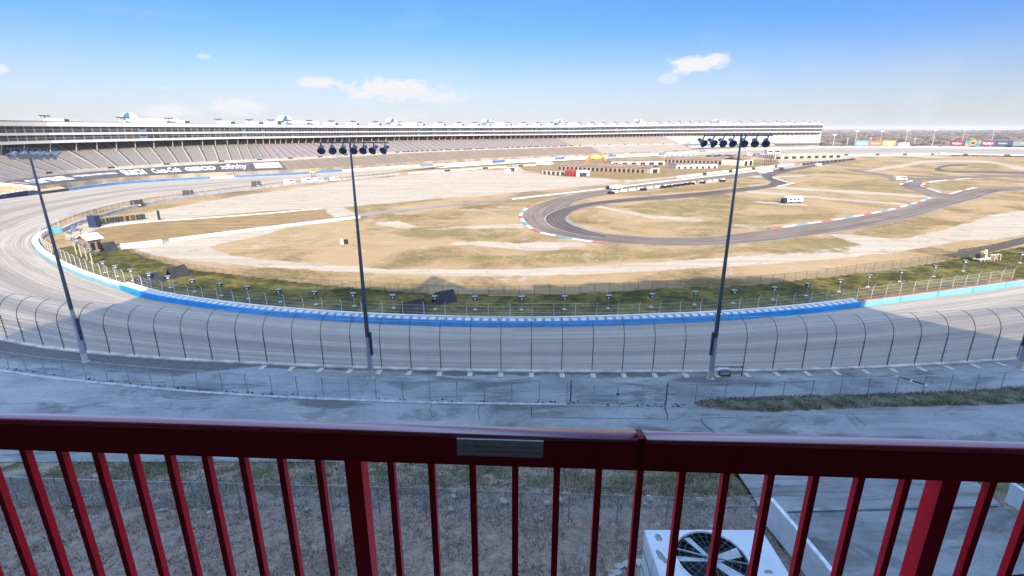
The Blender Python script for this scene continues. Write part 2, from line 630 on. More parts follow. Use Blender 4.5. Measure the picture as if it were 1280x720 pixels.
def build_ground():
    left = [-x for x in axis(130, 131, 1.1, 1.10, 11000)][::-1]
    xs = np.array(left + axis(-130, 110, 1.1, 1.012, 760) + axis(775, 776, 12, 1.16, 11000))
    ys = np.array([-11000, -6000, -3000, -1500, -700, -300, -100, 0, 40] + axis(66, 150, .9, 1.0085, 760) + axis(770, 771, 8, 1.16, 11000))
    X, Y = np.meshgrid(xs, ys)
    k = np.zeros(X.shape + (4,), np.float32)
    for p in SAND:
        k[..., 0] = np.maximum(k[..., 0], inside(px_poly(p), X, Y))
    for p in GREEN:
        k[..., 1] = np.maximum(k[..., 1], inside(px_poly(p), X, Y) * .8)
    st = inside(px_poly(STRIP), X, Y)
    k[..., 0][st] = 0
    k[..., 2][st] = 0
    k[..., 1][st] = 1
    for p in ORANGE:
        q = inside(px_poly(p), X, Y)
        k[..., 2] = np.maximum(k[..., 2], q)
        k[..., 0][q] = 0
    ring = inside(OUTER[:, :2], X, Y)
    k[..., 3] = ~ring
    b = k.copy()
    for _ in range(3):
        b[1:-1, 1:-1] = (b[1:-1, 1:-1] * 2 + b[:-2, 1:-1] + b[2:, 1:-1] + b[1:-1, :-2] + b[1:-1, 2:]) / 6
    b[st] = k[st]
    R = np.hypot(X, Y)
    Z = np.zeros(X.shape)
    hill = np.clip((R - 1800) / 4000, 0, 1)
    Z += hill * (10 + 9 * np.sin(X / 1100 + 1) * np.cos(Y / 900) + 5 * np.sin(X / 430 + Y / 700))
    n, m = X.shape
    v = np.stack([X, Y, Z], -1).reshape(-1, 3)
    i = np.arange(n * m).reshape(n, m)
    f = np.stack([i[:-1, :-1], i[:-1, 1:], i[1:, 1:], i[1:, :-1]], -1).reshape(-1, 4)
    me = bpy.data.meshes.new('ground')
    me.vertices.add(len(v))
    me.vertices.foreach_set('co', v.ravel())
    me.loops.add(f.size)
    me.loops.foreach_set('vertex_index', f.ravel())
    me.polygons.add(len(f))
    me.polygons.foreach_set('loop_start', np.arange(0, f.size, 4))
    me.polygons.foreach_set('loop_total', np.full(len(f), 4))
    me.update(calc_edges=True)
    at = me.color_attributes.new('cover', 'FLOAT_COLOR', 'POINT')
    at.data.foreach_set('color', b.reshape(-1, 4).ravel().astype(np.float32))
    mat = bpy.data.materials.new('infield soil and grass')
    mat.use_nodes = True
    t = NT(mat.node_tree)
    bs = t.n['Principled BSDF']
    bs.inputs['Roughness'].default_value = 1
    bs.inputs['Specular IOR Level'].default_value = .05
    a = t.node('ShaderNodeAttribute', attribute_name='cover')
    sep = t.node('ShaderNodeSeparateColor')
    t.l.new(a.outputs['Color'], sep.inputs[0])
    g = t.node('ShaderNodeNewGeometry')
    pos = g.outputs['Position']
    big = t.noise(pos, .035, 6, .65, .6)
    mid = t.noise(pos, .16, 5, .65, .3)
    fine = t.noise(pos, .9, 5, .7)
    grit = t.noise(pos, 4.0, 3, .7)
    # tyre tracks and drag marks: noise stretched along the way people drive
    rot = t.node('ShaderNodeMapping')
    rot.inputs['Rotation'].default_value = (0, 0, math.radians(-38))
    rot.inputs['Scale'].default_value = (.012, .35, 1)
    t.l.new(pos, rot.inputs[0])
    drag = t.noise(rot.outputs[0], 1.0, 4, .6, .8)
    jit = t.math('ADD', t.math('MULTIPLY', t.math('SUBTRACT', mid, .5), 1.5), t.math('MULTIPLY', t.math('SUBTRACT', fine, .5), 1.0))
    # dry grass: straw, with worn tan soil and olive tufts
    dry = t.mix(t.ramp(big, .4, .62), (.41, .275, .138), (.29, .192, .09))
    dry = t.mix(t.ramp(t.math('ADD', mid, t.math('MULTIPLY', fine, .5)), .82, .95), dry, (.47, .37, .265))
    dry = t.mix(t.math('MULTIPLY', t.ramp(t.math('ADD', big, t.math('MULTIPLY', fine, .7)), .88, 1.02), .8), dry, (.135, .105, .036))
    og = t.mix(t.ramp(mid, .35, .7), (.31, .195, .085), (.22, .145, .062))
    c = t.mix(t.ramp(t.math('ADD', sep.outputs[2], jit), .4, .6), dry, og)
    sand = t.mix(t.ramp(drag, .38, .62), (.51, .42, .315), (.415, .335, .24))
    sand = t.mix(t.math('MULTIPLY', t.ramp(t.math('ADD', mid, t.math('MULTIPLY', fine, .6)), .83, 1.0), .7), sand, (.33, .25, .175))
    c = t.mix(t.ramp(t.math('ADD', sep.outputs[0], jit), .38, .66), c, sand)
    gr = t.mix(t.ramp(t.math('ADD', t.math('MULTIPLY', mid, .6), t.math('MULTIPLY', fine, .5)), .45, .70), (.023, .033, .009), (.185, .145, .034))
    patch = t.math('ADD', t.math('MULTIPLY', sep.outputs[1], .72), t.math('ADD', t.math('MULTIPLY', t.math('SUBTRACT', mid, .5), 1.5), t.math('MULTIPLY', t.math('SUBTRACT', fine, .5), 1.9)))
    inner_strip = t.ramp(sep.outputs[1], .86, .9)
    patch = t.math('ADD', patch, t.math('MULTIPLY', inner_strip, .35))
    gcol = t.mix(inner_strip, t.mix(t.ramp(fine, .35, .65), (.135, .115, .036), (.26, .19, .075)), gr)
    c = t.mix(t.ramp(patch, .30, .72), c, gcol)
    wd = t.mix(t.ramp(t.noise(pos, .02, 8, .7), .4, .6), (.085, .058, .045), (.17, .13, .09))
    wd = t.mix(t.ramp(t.noise(pos, .0022, 5, .6), .55, .68), wd, (.28, .22, .14))
    c = t.mix(t.ramp(a.outputs['Alpha'], .4, .6), c, wd)
    # faint vehicle tracks
    for ang, k in ((-25, .5), (8, .45), (35, .4)):
        mp = t.node('ShaderNodeMapping')
        mp.inputs['Rotation'].default_value = (0, 0, math.radians(ang))
        mp.inputs['Scale'].default_value = (.006, .55, 1)
        t.l.new(pos, mp.inputs[0])
        ln = t.noise(mp.outputs[0], 1.0, 3, .6, .5)
        f = t.math('MULTIPLY', t.ramp(ln, .60, .66), t.math('MULTIPLY', t.ramp(t.noise(pos, .02, 3), .45, .6), k))
        f = t.math('MULTIPLY', f, t.math('SUBTRACT', 1.0, a.outputs['Alpha']))
        c = t.mix(f, c, (.50, .40, .30))
    c = t.mix(t.math('MULTIPLY', t.math('SUBTRACT', grit, .3), .75, clamp=True), c, (.13, .095, .055))
    t.l.new(c, bs.inputs['Base Color'])
    bp = t.node('ShaderNodeBump')
    bp.inputs['Strength'].default_value = .5
    bp.inputs['Distance'].default_value = .3
    t.l.new(fine, bp.inputs['Height'])
    t.l.new(bp.outputs[0], bs.inputs['Normal'])
    me.materials.append(mat)
    o = bpy.data.objects.new('ground', me)
    COL.objects.link(o)
    tag(o, kind='structure')


build_ground()


# ------------------------------------------------------------------ race track
def track_material():
    m = bpy.data.materials.new('worn track surface')
    m.use_nodes = True
    t = NT(m.node_tree)
    b = t.n['Principled BSDF']
    b.inputs['Roughness'].default_value = .75
    b.inputs['Specular IOR Level'].default_value = .35
    uv = t.node('ShaderNodeUVMap')
    s = t.n.new('ShaderNodeSeparateXYZ')
    t.l.new(uv.outputs[0], s.inputs[0])
    wob = t.math('MULTIPLY', t.math('SUBTRACT', t.noise(t.scale(uv.outputs[0], (.012, .0, 1)), 1, 3), .5), .10)
    v = t.math('ADD', s.outputs[1], wob)
    comb = t.n.new('ShaderNodeCombineXYZ')
    t.l.new(t.math('MULTIPLY', s.outputs[0], .011), comb.inputs[0])
    t.l.new(t.math('MULTIPLY', v, 46.0), comb.inputs[1])
    st = t.noise(comb.outputs[0], 1.0, 5, .65)
    comb2 = t.n.new('ShaderNodeCombineXYZ')
    t.l.new(t.math('MULTIPLY', s.outputs[0], .03), comb2.inputs[0])
    t.l.new(t.math('MULTIPLY', v, 9.0), comb2.inputs[1])
    st2 = t.noise(comb2.outputs[0], 1.0, 4, .6)
    comb3 = t.n.new('ShaderNodeCombineXYZ')
    t.l.new(t.math('MULTIPLY', s.outputs[0], .018), comb3.inputs[0])
    t.l.new(t.math('MULTIPLY', v, 130.0), comb3.inputs[1])
    st3 = t.noise(comb3.outputs[0], 1.0, 3, .6)
    st = t.math('ADD', t.math('MULTIPLY', st, .62), t.math('MULTIPLY', st3, .38))
    c = t.mix(t.ramp(st, .43, .57), (.28, .235, .172), (.45, .36, .265))
    c = t.mix(t.math('MULTIPLY', t.ramp(st2, .46, .7), .5), c, (.25, .195, .15))
    # two darkened racing grooves
    for ce, wd, k in ((.60, .11, .65), (.36, .13, .5), (.80, .045, .4)):
        d = t.math('DIVIDE', t.math('ABSOLUTE', t.math('SUBTRACT', v, ce)), wd)
        gfac = t.math('MULTIPLY', t.ramp(d, 1.0, .1), t.math('MULTIPLY', t.math('ADD', st, .3), k))
        c = t.mix(gfac, c, (.15, .115, .088))
    # fine lane seams
    fr = t.math('FRACT', t.math('MULTIPLY', s.outputs[1], 7.0))
    seam = t.math('LESS_THAN', fr, .035)
    c = t.mix(t.math('MULTIPLY', seam, .5), c, (.13, .115, .10))
    gp = t.node('ShaderNodeNewGeometry')
    c = t.mix(t.math('MULTIPLY', t.ramp(t.noise(gp.outputs['Position'], .25, 5), .52, .75), .35), c, (.24, .22, .20))
    t.l.new(c, b.inputs['Base Color'])
    return m


M_TRACK = track_material()


def build_track():
    us = arclen(np.vstack([OUTER, OUTER[:1]]))
    rows = []
    K = 9
    for i in range(len(OUTER) + 1):
        a, b = INNER[i % len(INNER)], OUTER[i % len(OUTER)]
        row = []
        for k in range(K):
            q = k / (K - 1)
            p = a + (b - a) * q
            z = a[2] + (b[2] - a[2]) * (q ** 1.25)
            row.append((p[0], p[1], z))
        rows.append(row)
    mb = MB()
    mb.strip(rows, us=list(us), vs=[k / (K - 1) for k in range(K)])
    o = mb.build('race_track', M_TRACK, smooth=True)
    tag(o, kind='structure')


build_track()

# asphalt of the road course inside the oval
def asphalt(name, dark, light, rough=.8):
    m = bpy.data.materials.new(name)
    m.use_nodes = True
    t = NT(m.node_tree)
    b = t.n['Principled BSDF']
    b.inputs['Roughness'].default_value = rough
    b.inputs['Specular IOR Level'].default_value = .3
    uv = t.node('ShaderNodeUVMap')
    g = t.node('ShaderNodeNewGeometry')
    st = t.noise(t.scale(uv.outputs[0], (.014, 11, 1)), 1.0, 5, .65, .3)
    bg = t.noise(g.outputs['Position'], .05, 4, .6)
    c = t.mix(t.ramp(t.math('ADD', t.math('MULTIPLY', st, .8), t.math('MULTIPLY', bg, .35)), .45, .72), dark, light)
    t.l.new(c, b.inputs['Base Color'])
    return m


M_ASPH = asphalt('dark rubbered asphalt', (.06, .043, .031), (.15, .11, .078))
M_ASPH2 = asphalt('bleached asphalt', (.12, .086, .06), (.235, .172, .118))
M_ASPH3 = asphalt('grey service road', (.20, .17, .14), (.31, .265, .215))
M_LINE = pbr('road line paint', (.34, .30, .255), .8, var=.2, scale=.2)


def road(a, b, mat, z=.035, edges=(True, True), n=10):
    """road between two matching px edge lists"""
    A = catmull([P(x, y, z) for x, y in a], n=n)
    B = catmull([P(x, y, z) for x, y in b], n=n)
    us = list(arclen((A + B) / 2))
    mb = MB()
    rows = [[tuple(p + (q - p) * k / 4) for k in range(5)] for p, q in zip(A, B)]
    mb.strip(rows, us=us, vs=[0, .25, .5, .75, 1])
    o = tag(mb.build('road', mat), kind='structure')
    for e, sgn, on in ((A, 1, edges[0]), (B, -1, edges[1])):
        if not on:
            continue
        d = (B - A) * sgn
        w = np.linalg.norm(d[:, :2], axis=1)[:, None]
        d = d / np.maximum(w, .01)
        lm = MB()
        lm.strip([[tuple(p + q * .1 + np.array((0, 0, .012))), tuple(p + q * .55 + np.array((0, 0, .012)))] for p, q in zip(e, d)])
        lm.build('road_line', M_LINE, o)
    return A, B


R1o = [(960, 213), (865, 223.5), (790, 232.5), (742, 239.5), (705, 245), (680, 252), (661, 259), (652, 268), (657, 279), (672, 288.5), (702, 295.5), (745, 302),
       (790, 305.5), (852, 307.5), (890, 307), (960, 301.5), (1035, 292), (1085, 284.5), (1147, 270.5), (1195, 255.5), (1222, 248.8), (1251, 239.5), (1290, 237.5)]
R1i = [(960, 217), (906, 225), (845, 231), (790, 238), (745, 246), (722, 252), (712, 260), (709, 268), (713, 276), (733, 285.5), (756, 290.5), (775, 293),
       (800, 295), (840, 296.5), (890, 295), (960, 287), (1010, 280), (1060, 272.5), (1120, 261), (1160, 249), (1183, 242.5), (1220, 234.8), (1290, 233.5)]
HA, HB = road(R1o, R1i, M_ASPH2, z=.04)
R2o = [(1067, 197.5), (1000, 208.5), (969, 212), (957, 215), (952, 219), (955, 223), (962, 227), (958, 230.5), (950, 232), (870, 240.5), (790, 247.2), (739, 252.5),
       (712, 257.5), (690, 265), (680, 273), (688, 283), (720, 293), (757, 298)]
R2i = [(1067, 199.5), (1000, 211.5), (980, 216), (968, 219.5), (966, 222), (975, 225), (985, 228), (978, 231.5), (950, 236.5), (870, 245.8), (790, 251.8), (745, 256.5),
       (722, 262.5), (711, 270), (709, 275), (718, 281), (738, 288), (757, 292.5)]
road(R2o, R2i, M_ASPH, z=.085)
road([(1283, 214.5), (1210, 213.8), (1186, 213), (1176, 211), (1184, 208.3), (1210, 206.8)], [(1283, 217.5), (1215, 216), (1186, 215.2), (1168, 212), (1180, 206.6), (1210, 205)], M_ASPH, z=.05)
road([(1060, 211), (1100, 216.5), (1139, 222), (1176, 221.5), (1213, 219.6), (1290, 217.6)], [(1060, 213), (1098, 219.5), (1125, 226), (1176, 225), (1213, 222.6), (1290, 220.4)], M_ASPH2, z=.055)
road([(1139, 223.5), (1126, 230), (1133, 235), (1151, 240.6), (1165, 246.5)], [(1158, 223.5), (1150, 231.5), (1157, 234.5), (1169, 238), (1184, 243)], M_ASPH2, z=.07, edges=(False, False))
# service road with the low white wall along it
road([(100, 313), (155, 306.5), (210, 299), (320, 284.5), (440, 269), (520, 259.5), (640, 246.5), (740, 235.5), (800, 228.5), (870, 220.5), (960, 210), (1040, 200)],
     [(100, 317), (155, 309.5), (210, 301.5), (320, 287.5), (440, 272), (520, 262.3), (640, 249), (740, 237.8), (800, 230.3), (870, 222), (960, 211.5), (1040, 201)], M_ASPH3, z=.06, edges=(False, False))


def kerb(px, z=.06, width=.9, seg=5.5, cols=None):
    c = catmull([P(x, y, z) for x, y in px], n=20)
    pts, tan = resample(c, seg / 4)
    mb = MB()
    rows = []
    for p, t in zip(pts, tan):
        nrm = np.array((-t[1], t[0]))
        a = p[:2] - nrm * width / 2
        b = p[:2] + nrm * width / 2
        rows.append([(a[0], a[1], .02), (a[0], a[1], z + .06), (p[0], p[1], z + .12), (b[0], b[1], z + .06), (b[0], b[1], .02)])
    cyc = cols or [0, 1, 2, 1]
    mb.strip(rows, mats=lambda i, j: cyc[(i // 4) % len(cyc)])
    tag(mb.build('road_kerb', [M_KRED, M_KWHITE, M_KBLUE]), kind='structure')


M_KRED = pbr('kerb red', (.42, .085, .06), .7)
M_KWHITE = pbr('kerb white', (.62, .60, .57), .7)
M_KBLUE = pbr('kerb blue', (.10, .27, .36), .7)
kerb([(662, 257.5), (656, 262), (651, 268), (652, 273), (657, 280), (672, 289.3), (702, 296), (745, 302.8), (768, 304.6)], width=1.2, seg=6)
kerb([(960, 286.2), (1010, 279.2), (1060, 271.8), (1100, 264.6), (1120, 260.2), (1148, 252.4), (1163, 246.8)], width=1.2, seg=6.5)
kerb([(1151, 232), (1160, 235.5), (1169, 238.4), (1184, 242.6), (1200, 238.6), (1220, 234.3)], width=1.15, seg=7, cols=[1, 0, 1, 1])
kerb([(1152, 231), (1160, 228.2), (1180, 225.2), (1213, 222.8)], width=1.15, seg=9, cols=[1, 0, 1, 1])
kerb([(1125, 231), (1132, 227.8), (1140, 226), (1124, 224.6)], width=1.15, seg=9, cols=[1, 0, 1, 1])
kerb([(966, 222), (976, 225.4), (985, 228), (992, 228.6), (985, 230.4), (970, 233)], width=1.2, seg=9, cols=[1, 1, 1, 1])

# ------------------------------------------------------------------ concourse outside the track
OUT = OUTER[:]           # wall runs along its lower stretch
sidx = [i for i in range(len(OUTER)) if abs(OUTER[i][0]) < 150 and OUTER[i][1] < 130]
sidx.sort(key=lambda i: OUTER[i][0])
LOW = OUTER[sidx]        # left to right, the near side of the oval
LOWN = normals(LOW)      # left of running direction = towards the infield


def offset(c, n, d):
    r = c.copy()
    r[:, :2] += n * d
    return r


def build_concourse():
    m = bpy.data.materials.new('stained concrete')
    m.use_nodes = True
    t = NT(m.node_tree)
    b = t.n['Principled BSDF']
    b.inputs['Roughness'].default_value = .7
    g = t.node('ShaderNodeNewGeometry')
    pos = g.outputs['Position']
    n1 = t.noise(pos, .12, 7, .65, .5)
    n2 = t.noise(t.scale(pos, (.10, .6, 1)), 1, 6, .65, .8)
    n3 = t.noise(pos, 2.2, 5, .7)
    n4 = t.noise(t.scale(pos, (.18, .5, 1)), .8, 6, .6, .6)
    c = t.mix(t.ramp(n1, .35, .68), (.29, .288, .275), (.17, .17, .163))
    c = t.mix(t.math('MULTIPLY', t.ramp(n2, .48, .66), .5), c, (.37, .37, .355))
    c = t.mix(t.math('MULTIPLY', t.ramp(n4, .50, .66), .8), c, (.075, .073, .066))
    c = t.mix(t.math('MULTIPLY', t.ramp(n3, .45, .75), .4), c, (.13, .13, .125))
    vo = t.node('ShaderNodeTexVoronoi', feature='DISTANCE_TO_EDGE')
    vo.inputs['Scale'].default_value = .16
    wv = t.node('ShaderNodeVectorMath', operation='ADD')
    nz = t.node('ShaderNodeTexNoise')
    nz.inputs['Scale'].default_value = .5
    t.l.new(pos, nz.inputs['Vector'])
    sc = t.scale(nz.outputs['Color'], (3, 3, 0))
    t.l.new(pos, wv.inputs[0])
    t.l.new(sc, wv.inputs[1])
    t.l.new(wv.outputs[0], vo.inputs['Vector'])
    crack = t.math('MULTIPLY', t.math('LESS_THAN', vo.outputs['Distance'], .006), t.ramp(n1, .45, .6))
    c = t.mix(t.math('MULTIPLY', crack, .6), c, (.07, .07, .07))
    # soil washed up against the foot of the track wall on the left, a narrow dark line further along
    vd = t.node('ShaderNodeVectorMath', operation='DISTANCE')
    t.l.new(t.scale(pos, (1, 1, 0)), vd.inputs[0])
    vd.inputs[1].default_value = (6.98, 324.4, 0)
    dist = t.math('SUBTRACT', vd.outputs['Value'], 276.7)
    sx = t.n.new('ShaderNodeSeparateXYZ')
    t.l.new(pos, sx.inputs[0])
    edge = t.math('ADD', t.math('MULTIPLY', t.math('SUBTRACT', n1, .5), 4.0), dist)
    lim = t.math('ADD', t.math('MULTIPLY', t.ramp(sx.outputs[0], -26, -36), 3.2), .5)
    soil = t.ramp(t.math('DIVIDE', edge, lim), 1.15, .75)
    c = t.mix(t.math('MULTIPLY', soil, .85), c, t.mix(t.ramp(n3, .4, .65), (.05, .048, .042), (.11, .105, .09)))
    t.l.new(c, b.inputs['Base Color'])
    MATS['concourse'] = m
    rows = []
    for p, n in zip(LOW, LOWN):
        a = np.array((p[0] - n[0] * .5, p[1] - n[1] * .5))
        e = np.array((p[0] * .92, 33.0))
        row = []
        for k in range(9):
            q = a + (e - a) * k / 8
            row.append((q[0], q[1], 4.5))
        rows.append(row)
    mb = MB()
    mb.strip(rows)
    tag(mb.build('concourse', m), kind='structure')


build_concourse()


# outer retaining wall and catch fence --------------------------------------
def build_outer():
    w = thing('track_wall', 'low pale concrete wall under the tall curved catch fence along the shaded track', 'wall', (0, 0, 0))
    rows = []
    for p, n in zip(LOW, LOWN):
        def q(d, z):
            return (p[0] + n[0] * d, p[1] + n[1] * d, z)
        rows.append([q(.02, 3.0), q(.02, 4.62), q(-.02, 4.68), q(-.42, 4.68), q(-.46, 4.64), q(-.46, 4.2)])
    mb = MB()
    mb.strip(rows)
    mb.build('wall_body', pbr('weathered wall concrete', (.50, .46, .41), .9, var=.3, scale=.7), w)

    f = thing('catch_fence', 'tall steel catch fence with posts curving over the banked track', 'fence')
    mid = offset(LOW, LOWN, -.22)
    i0 = int(np.argmin(abs(mid[:, 0])))
    s = arclen(mid)
    # station a post at px 672
    s0 = s[int(np.argmin(abs(mid[:, 0] - P(676, 468, 4.6)[0])))]
    step = 3.13
    pts, tan = resample(mid, step, s0 % step)
    prof = [(0, 0), (0, 3.0), (.05, 3.5), (.2, 4.0), (.5, 4.5), (.95, 4.88), (1.5, 5.08), (2.0, 5.12)]
    pm = MB()
    pm.tube([(0, y, z) for y, z in prof[:2]], .040, 8)
    pm.tube([(0, y, z) for y, z in prof[1:]], .038, 6, r2=.026)
    for k in range(11):
        pm.box((.0, .05, .35 + k * .25), (.05, .16, .055))
    src = None
    n_posts = 0
    used = []
    for p, t in zip(pts, tan):
        if not (-66 < p[0] < 64):
            continue
        if src is None:
            o = src = pm.build('post', M_DARK, f)
        else:
            o = src.copy()
            COL.objects.link(o)
            o.parent = f
        o.location = (p[0], p[1], 4.66)
        o.rotation_euler = (0, 0, math.atan2(t[1], t[0]))
        used.append((p, t))
        n_posts += 1
    cm = MB()
    for d, z in [(.03, .45), (.03, .95), (.03, 1.5), (.03, 2.0), (.03, 2.5), (.03, 3.0), (.23, 4.0), (.98, 4.86), (2.0, 5.12)]:
        cm.tube([(p[0] - t[1] * d, p[1] + t[0] * d, 4.66 + z) for p, t in used], .019, 4)
    cm.build('cable', M_GALV, f)
    mm = MB()
    mm.strip([[(p[0] - t[1] * (d + .02), p[1] + t[0] * (d + .02), 4.66 + z) for d, z in prof] for p, t in used])
    mm.build('wire_mesh', mesh_mat('fine wire mesh', (.24, .26, .28), .17), f)
    # footings on the walk behind the wall
    pad = None
    n = 0
    for p, t in used:
        x, y = PX((p[0], p[1], 4.5))
        if not (300 < x < 1262):
            continue
        if pad is None:
            bm_ = MB()
            bm_.box((0, -.95, 0.02), (.52, 1.0, .10), taper=.97)
            pad = o = bm_.build('concrete_footing', pbr('tan footing concrete', (.52, .44, .36), .9, var=.15, scale=2))
        else:
            o = pad.copy()
            COL.objects.link(o)
        o.location = (p[0], p[1], 4.52)
        o.rotation_euler = (0, 0, math.atan2(t[1], t[0]))
        tag(o, 'small tan concrete footing on the walk at the foot of a catch fence post', 'footing', 'concrete footings below the catch fence')
        n += 1


build_outer()


# inner barrier ---------------------------------------------------------------
IN_C = catmull([P(x, y, .3) for x, y in inner_px], step=1.5)      # from left end to right end
IN_X = np.array([PX((p[0], p[1], .3))[0] for p in IN_C])


def cut(c, i, j):
    return c[i:j]


def wall_rows(c, n, prof):
    return [[(p[0] + k[0] * d, p[1] + k[1] * d, z) for d, z in prof] for p, k in zip(c, n)]


def build_inner():
    # IN_C runs left to right; its left normal points to the infield
    nrm = normals(IN_C)
    ia = int(np.argmin(abs(np.arange(len(IN_C)) - 0)))
    iL = int(np.argmin(abs(IN_X - 148) + (IN_C[:, 1] > 110) * 1000))
    iR = int(np.argmin(abs(IN_X - 1075)))
    b = thing('safer_barrier', 'bright blue energy-absorbing barrier with a white ladder-like top inside the shaded track', 'barrier')
    c, n = IN_C[iL:iR + 1], nrm[iL:iR + 1]
    mb = MB()
    mb.strip(wall_rows(c, n, [(0, .1), (0, 1.15), (.03, 1.2), (.22, 1.2), (.25, 1.15), (.25, .1)]), close=True)
    mb.build('steel_wall', M_BLUE, b)
    mb = MB()
    mb.strip(wall_rows(c, n, [(1.20, .1), (1.20, 1.40), (1.23, 1.44), (1.54, 1.44), (1.57, 1.40), (1.57, .1)]), close=True)
    mb.build('backing_wall', M_WHITE, b)
    mb = MB()
    mb.box((0, 0, 0), (.8, .93, .2))
    pts, tan = resample(c, arclen(c)[-1] / 99.5)
    src = None
    for p, t in zip(pts, tan):
        k = np.array((-t[1], t[0]))
        q = p[:2] + k * .725
        if src is None:
            src = o = mb.build('foam_block', M_WHITE, b)
        else:
            o = src.copy()
            COL.objects.link(o)
            o.parent = b
        o.location = (q[0], q[1], 1.12)
        o.rotation_euler = (0, 0, math.atan2(t[1], t[0]))
    mb = MB()
    mb.strip(wall_rows(c, n, [(.26, .12), (.26, .6), (1.19, .6), (1.19, .12)]), close=True)
    mb.build('gap_fill', pbr('gap concrete', (.16, .17, .18), .9), b)
    mb = MB()
    for q, k in ((c[0], n[0]), (c[-1], n[-1])):
        mb.v, mb.f, mb.m = [], [], []
        mb.box((q[0] + k[0] * .78, q[1] + k[1] * .78, .68), (.30, 1.5, 1.16), math.atan2(-k[0], k[1]))
        mb.build('end_block', M_WHITE, b)

    r = thing('infield_wall', 'light blue concrete wall with a dull red top edge on the sunlit right of the track', 'wall')
    c, n = IN_C[iR:], nrm[iR:]
    mb = MB()
    mb.strip(wall_rows(c, n, [(0, .1), (0, 1.25), (.04, 1.3), (.40, 1.3)]))
    mb.build('wall_face', M_LBLUE, r)
    mb = MB()
    mb.strip(wall_rows(c, n, [(.05, 1.305), (.30, 1.34), (.62, 1.34), (.64, .1)]))
    mb.build('red_cap', M_BRICK, r)
    mb = MB()
    pts, tan = resample(c, 9.0)
    for p, t in zip(pts, tan):
        mb.box((p[0], p[1], .72), (.25, .04, 1.1), math.atan2(t[1], t[0]))
    mb.build('joint_cover', M_BLUE, r)

    l = thing('infield_wall', 'wide white-topped wall with a pale blue face round the sunlit left bend', 'wall')
    lc = np.vstack([catmull([P(x, y, .3) for x, y in [(66, 288), (52, 292), (43, 299), (40, 305)]], step=1.5)[:-1], IN_C[:iL + 1]])
    n = normals(lc)
    mb = MB()
    mb.strip(wall_rows(lc, n, [(0, .1), (0, .95), (.05, 1.0)]))
    mb.build('wall_face', M_LBLUE, l)
    mb = MB()
    mb.strip(wall_rows(lc, n, [(.05, 1.0), (.08, 1.12), (1.25, 1.12), (1.3, 1.05), (1.3, .0)]))
    mb.build('white_top', M_WHITE, l)
    e = MB()
    q = P(69, 291, 0)
    e.box((q.x, q.y, .75), (3.2, 1.6, 1.5), math.radians(50), taper=.9)
    e.build('end_cap', pbr('cyan end cap', (.09, .33, .40), .5), l)

    g = thing('infield_wall', 'long grey white-capped wall curving away below the posts beside the front straight', 'wall')
    gc = catmull([P(x, y, .3) for x, y in [(76, 289.5), (96, 280), (120, 272.5), (160, 260.5), (200, 252), (240, 245.5), (290, 239), (330, 234.5), (380, 229), (440, 223.5), (500, 218)]], step=2)
    n = normals(gc)
    mb = MB()
    mb.strip(wall_rows(gc, n, [(.3, .0), (.3, 1.0), (.25, 1.05), (-.25, 1.05)]))
    mb.build('white_top', M_WHITE, g)
    mb = MB()
    mb.strip(wall_rows(gc, n, [(-.26, 1.0), (-.3, .95), (-.32, .0)]))
    mb.build('wall_face', pbr('grey wall face', (.30, .32, .36), .8, var=.2, scale=.4), g)
    # fences on both
    pole = MB()
    pole.tube([(0, 0, 0), (0, 0, 2.25), (0, .06, 2.5), (0, .3, 2.85)], .052, 6)

    def fence(name, label, curve, nn, off, z0, step, mat, mesh, h=2.8, pm=pole, lo=0):
        f = thing(name, label, 'fence')
        cc = offset(curve, nn, off)
        pts, tan = resample(cc, step)
        src = None
        for p, t in zip(pts, tan):
            if src is None:
                src = o = pm.build('post', mat, f)
            else:
                o = src.copy()
                COL.objects.link(o)
                o.parent = f
            o.location = (p[0], p[1], z0)
            o.rotation_euler = (0, 0, math.atan2(t[1], t[0]) + PI)
        cm = MB()
        for z in np.linspace(.5, h - .5, 4):
            cm.tube([(p[0], p[1], z0 + z) for p in pts], .010, 4)
        cm.build('cable', mat, f)
        mm = MB()
        mm.strip([[(p[0], p[1], z0 + .05), (p[0], p[1], z0 + h - .4)] for p in pts])
        mm.build('wire_mesh', mesh, f)
        return len(pts)

    mp = pbr('pale fence post', (.50, .49, .45), .6, .2, var=.15)
    lm = mesh_mat('light wire mesh', (.42, .38, .32), .10)
    full = np.vstack([lc, IN_C[iL:]])
    fence('track_fence', 'row of pale bent-topped posts with wire behind the blue barrier', full, normals(full), 1.75, 0.6, 3.3, mp, lm)
    fence('track_fence', 'thin posts with wire on the grey wall beside the front straight', gc, normals(gc), 0, 1.0, 3.9, pbr('tan fence post', (.42, .36, .29), .7), lm, h=3.0)

    # outer wall of the front straight below the grandstand
    w = thing('track_wall', 'blue-striped wall with white caps below the grandstand', 'wall')
    oc = catmull(fo, step=6)
    n = normals(oc)
    mb = MB()
    us = arclen(oc)
    rows = []
    for p, k in zip(oc, n):
        rows.append([(p[0] + k[0] * d, p[1] + k[1] * d, p[2] + z) for d, z in ((0, -.6), (0, 1.15), (.5, 1.15), (.5, -2.0))])
    cols = [1, 1, 2, 0, 0, 0, 0, 0, 1, 0, 0, 2, 1, 0, 0, 0, 2, 0, 1]

    def mm(i, j):
        if j != 0:
            return 0
        s_ = us[i]
        if s_ < 8:
            return 2
        if s_ < 150:
            return 1 if (int(s_ // 9) % 9) else 0
        return 0 if s_ > 620 or int(s_ // 12) % 6 else 1
    mb.strip(rows, mats=mm)
    mb.build('wall_body', [M_WHITE, pbr('mid blue wall', (.05, .16, .36), .6, var=.2, scale=.2), M_DARK], w)
    # earth and dark posts left of the grandstand
    w2 = thing('track_wall', 'dark blue wall with pale supports at the far left of the bend', 'wall')
